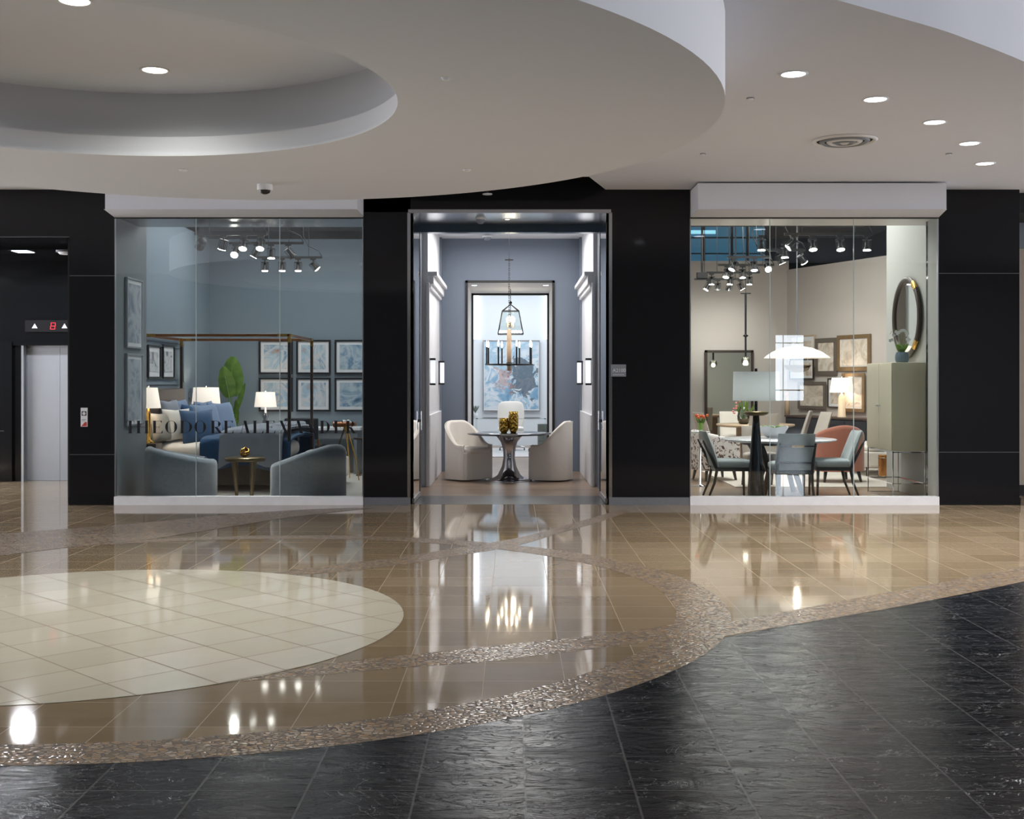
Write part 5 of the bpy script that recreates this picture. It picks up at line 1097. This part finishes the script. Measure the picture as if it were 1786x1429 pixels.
m = M(); m.lathe([(0, 0), (.055, 0), (.05, hh*.5), (.042, hh), (0, hh)], 20); link('column', m, MT['oak'], t); m = M(); m.lathe([(.042, hh), (.045, hh+.04), (.02, hh+.07), (0, hh+.07)], 16); link('top', m, simple('pink_wax', (224, 178, 160), .5), t)
# tall cabinet
t = thing('tall_cabinet', 'tall pale olive cabinet on a thin chrome stand against the side wall', 'cabinet', (4.985, 15.62, 0)); cab = simple('pale_olive_lacquer', (196, 190, 168), .25, .08, .04, 2)
CW, CD = .435, 1.10
m = M(); m.box((0, 0, .63), (CW, CD, 1.795)); link('body', m, cab, t, .004)
for y0, y1, hy in ((.01, CD/2-.003, CD/2-.05), (CD/2+.003, CD-.01, CD/2+.05)):
    m = M(); m.box((-.012, y0, .64), (0, y1, 1.785)); d = link('door', m, cab, t, .002); m = M(); m.cbox((-.025, hy, 1.22), (.025, .05, .015)); link('handle', m, MT['chrome'], d)
m = M(); T = .012
for x in (0, CW):
    for y in (0, CD): m.box((x-T+T*(x == 0), y-T+T*(y == 0), 0), (x+T*(x == 0), y+T*(y == 0), .63))
for z in (0, .20, .61):
    m.box((0, 0, z), (CW, T, z+T)); m.box((0, CD-T, z), (CW, CD, z+T)); m.box((0, 0, z), (T, CD, z+T)); m.box((CW-T, 0, z), (CW, CD, z+T))
link('chrome_stand', m, MT['chrome'], t); m = M(); m.box((T, T, .20), (CW-T, CD-T, .205)); link('glass_shelf', m, MT['clear_glass'], t)
t = thing('orchid_pot', 'white orchid in a ribbed blue grey pot on top of the tall cabinet', 'flowers', (PX(1573, 15.9), 15.9, 1.797))
m = M(); m.grid(lambda u, v: tuple([(.06+.025*sin(pi*(.15+.75*v)))*(1+.05*cos(44*pi*u))*f(2*pi*u) for f in (cos, sin)]+[.14*v]), 88, 8, True); m.cyl((0, 0, 0), (0, 0, .01), .06); link('pot', m, simple('blue_grey_glaze', (92, 112, 128), .3), t)
m = M()
for i in range(7): a = 2*pi*i/7; leaf(m, (0, 0, .12), (.08*cos(a), .08*sin(a), .25), .045, .03, 8)
link('leaves', m, MT['leaf'], t)
for k, s in enumerate((-1, .5)):
    m = M(); m.tube([(0, 0, .12), (.01*s, 0, .3), (.04*s, 0, .42), (.12*s, -.02, .44), (.17*s, -.03, .38)], .003, 5); st = link('flower_stem', m, MT['leaf'], t)
    m = M(); rr = random.Random(k+9)
    for i in range(7):
        x = s*(.02+.024*i); z = .43-.004*i*i+rr.uniform(-.03, .02); cc = Vector((x, rr.uniform(-.04, .0), z))
        for j in range(5): q = 2*pi*j/5; m.grid(lambda u, v: (cc.x+.026*v*cos(q)+(u-.5)*.022*sin(pi*v+.05)*-sin(q), cc.y-.006*v, cc.z+.026*v*sin(q)+(u-.5)*.022*sin(pi*v+.05)*cos(q)), 2, 4)
    link('blossoms', m, MT['signwhite'], st)
t = thing('amber_drum', 'amber glass drum table behind the legs of the tall cabinet', 'side table', (PX(1543, 18.9), 18.9, .013)); r = .10
m = M(); m.lathe([(0, 0), (r, 0), (r, PZ(795, 18.9)), (0, PZ(795, 18.9))], 32); link('body', m, simple('amber_glass_drum', (156, 104, 52), .12, .6), t, .006); m = M(); m.lathe([(r+.004, .02), (r+.004, .04), (r, .04)], 32); m.lathe([(r+.004, .31), (r+.004, .33), (r, .33)], 32); link('band', m, MT['bronze'], t)
t = thing('white_chaise', 'white upholstered chaise beyond the coral armchair', 'chaise', (6.15, 19.8, .013)); m = M(); m.box((-.5, -.6, .15), (.35, .8, .40)); link('base', m, MT['white_fab'], t, .03); m = M(); cushion(m, .84, 1.4, .13, (-.07, .1, .45)); link('cushion', m, MT['white_fab'], t)
for x in (-.4, .25):
    for y in (-.5, .7): m = M(); m.cyl((x, y, .15), (x, y, 0), .025, .018, 8); link('foot', m, MT['darkwood'], t)

# every repeat carries the name of its group
GR_ = {'recessed_downlight': 'recessed hall downlights', 'sprinkler_cover': 'sprinkler covers on the hall ceiling', 'smoke_detector': 'detectors over the entrance', 'framed_picture': 'framed pictures on the store walls',
       'track_spotlight': 'caged track spotlights', 'track_rail': 'black track rails', 'wall_sconce': 'tube sconces in the vestibule', 'slipcovered_chair': 'slipcovered chairs at the entrance table', 'amber_vase': 'amber glass vases',
       'tub_chair': 'grey velvet tub chairs', 'pillow': 'pillows on the canopy bed', 'nightstand': 'nightstands', 'table_lamp': 'lit table lamps', 'passage_glow_disc': 'glowing passage discs', 'ventilation_duct': 'black ducts', 'ceiling_pipe': 'ceiling pipes'}
for o in bpy.data.objects:
    k = o.name.split('.')[0]
    if o.parent is None and 'label' in o:
        if k in GR_: o['group'] = GR_[k]
        if k == 'framed_picture': o['group'] = 'framed pictures on the gallery wall' if 'gallery' in o['label'] or o.location.x > 3 else 'framed prints in the bedroom display'
        if k == 'dining_chair': o['group'] = 'chairs around the marble table' if o.location.y < 19 else 'chairs around the oak table'
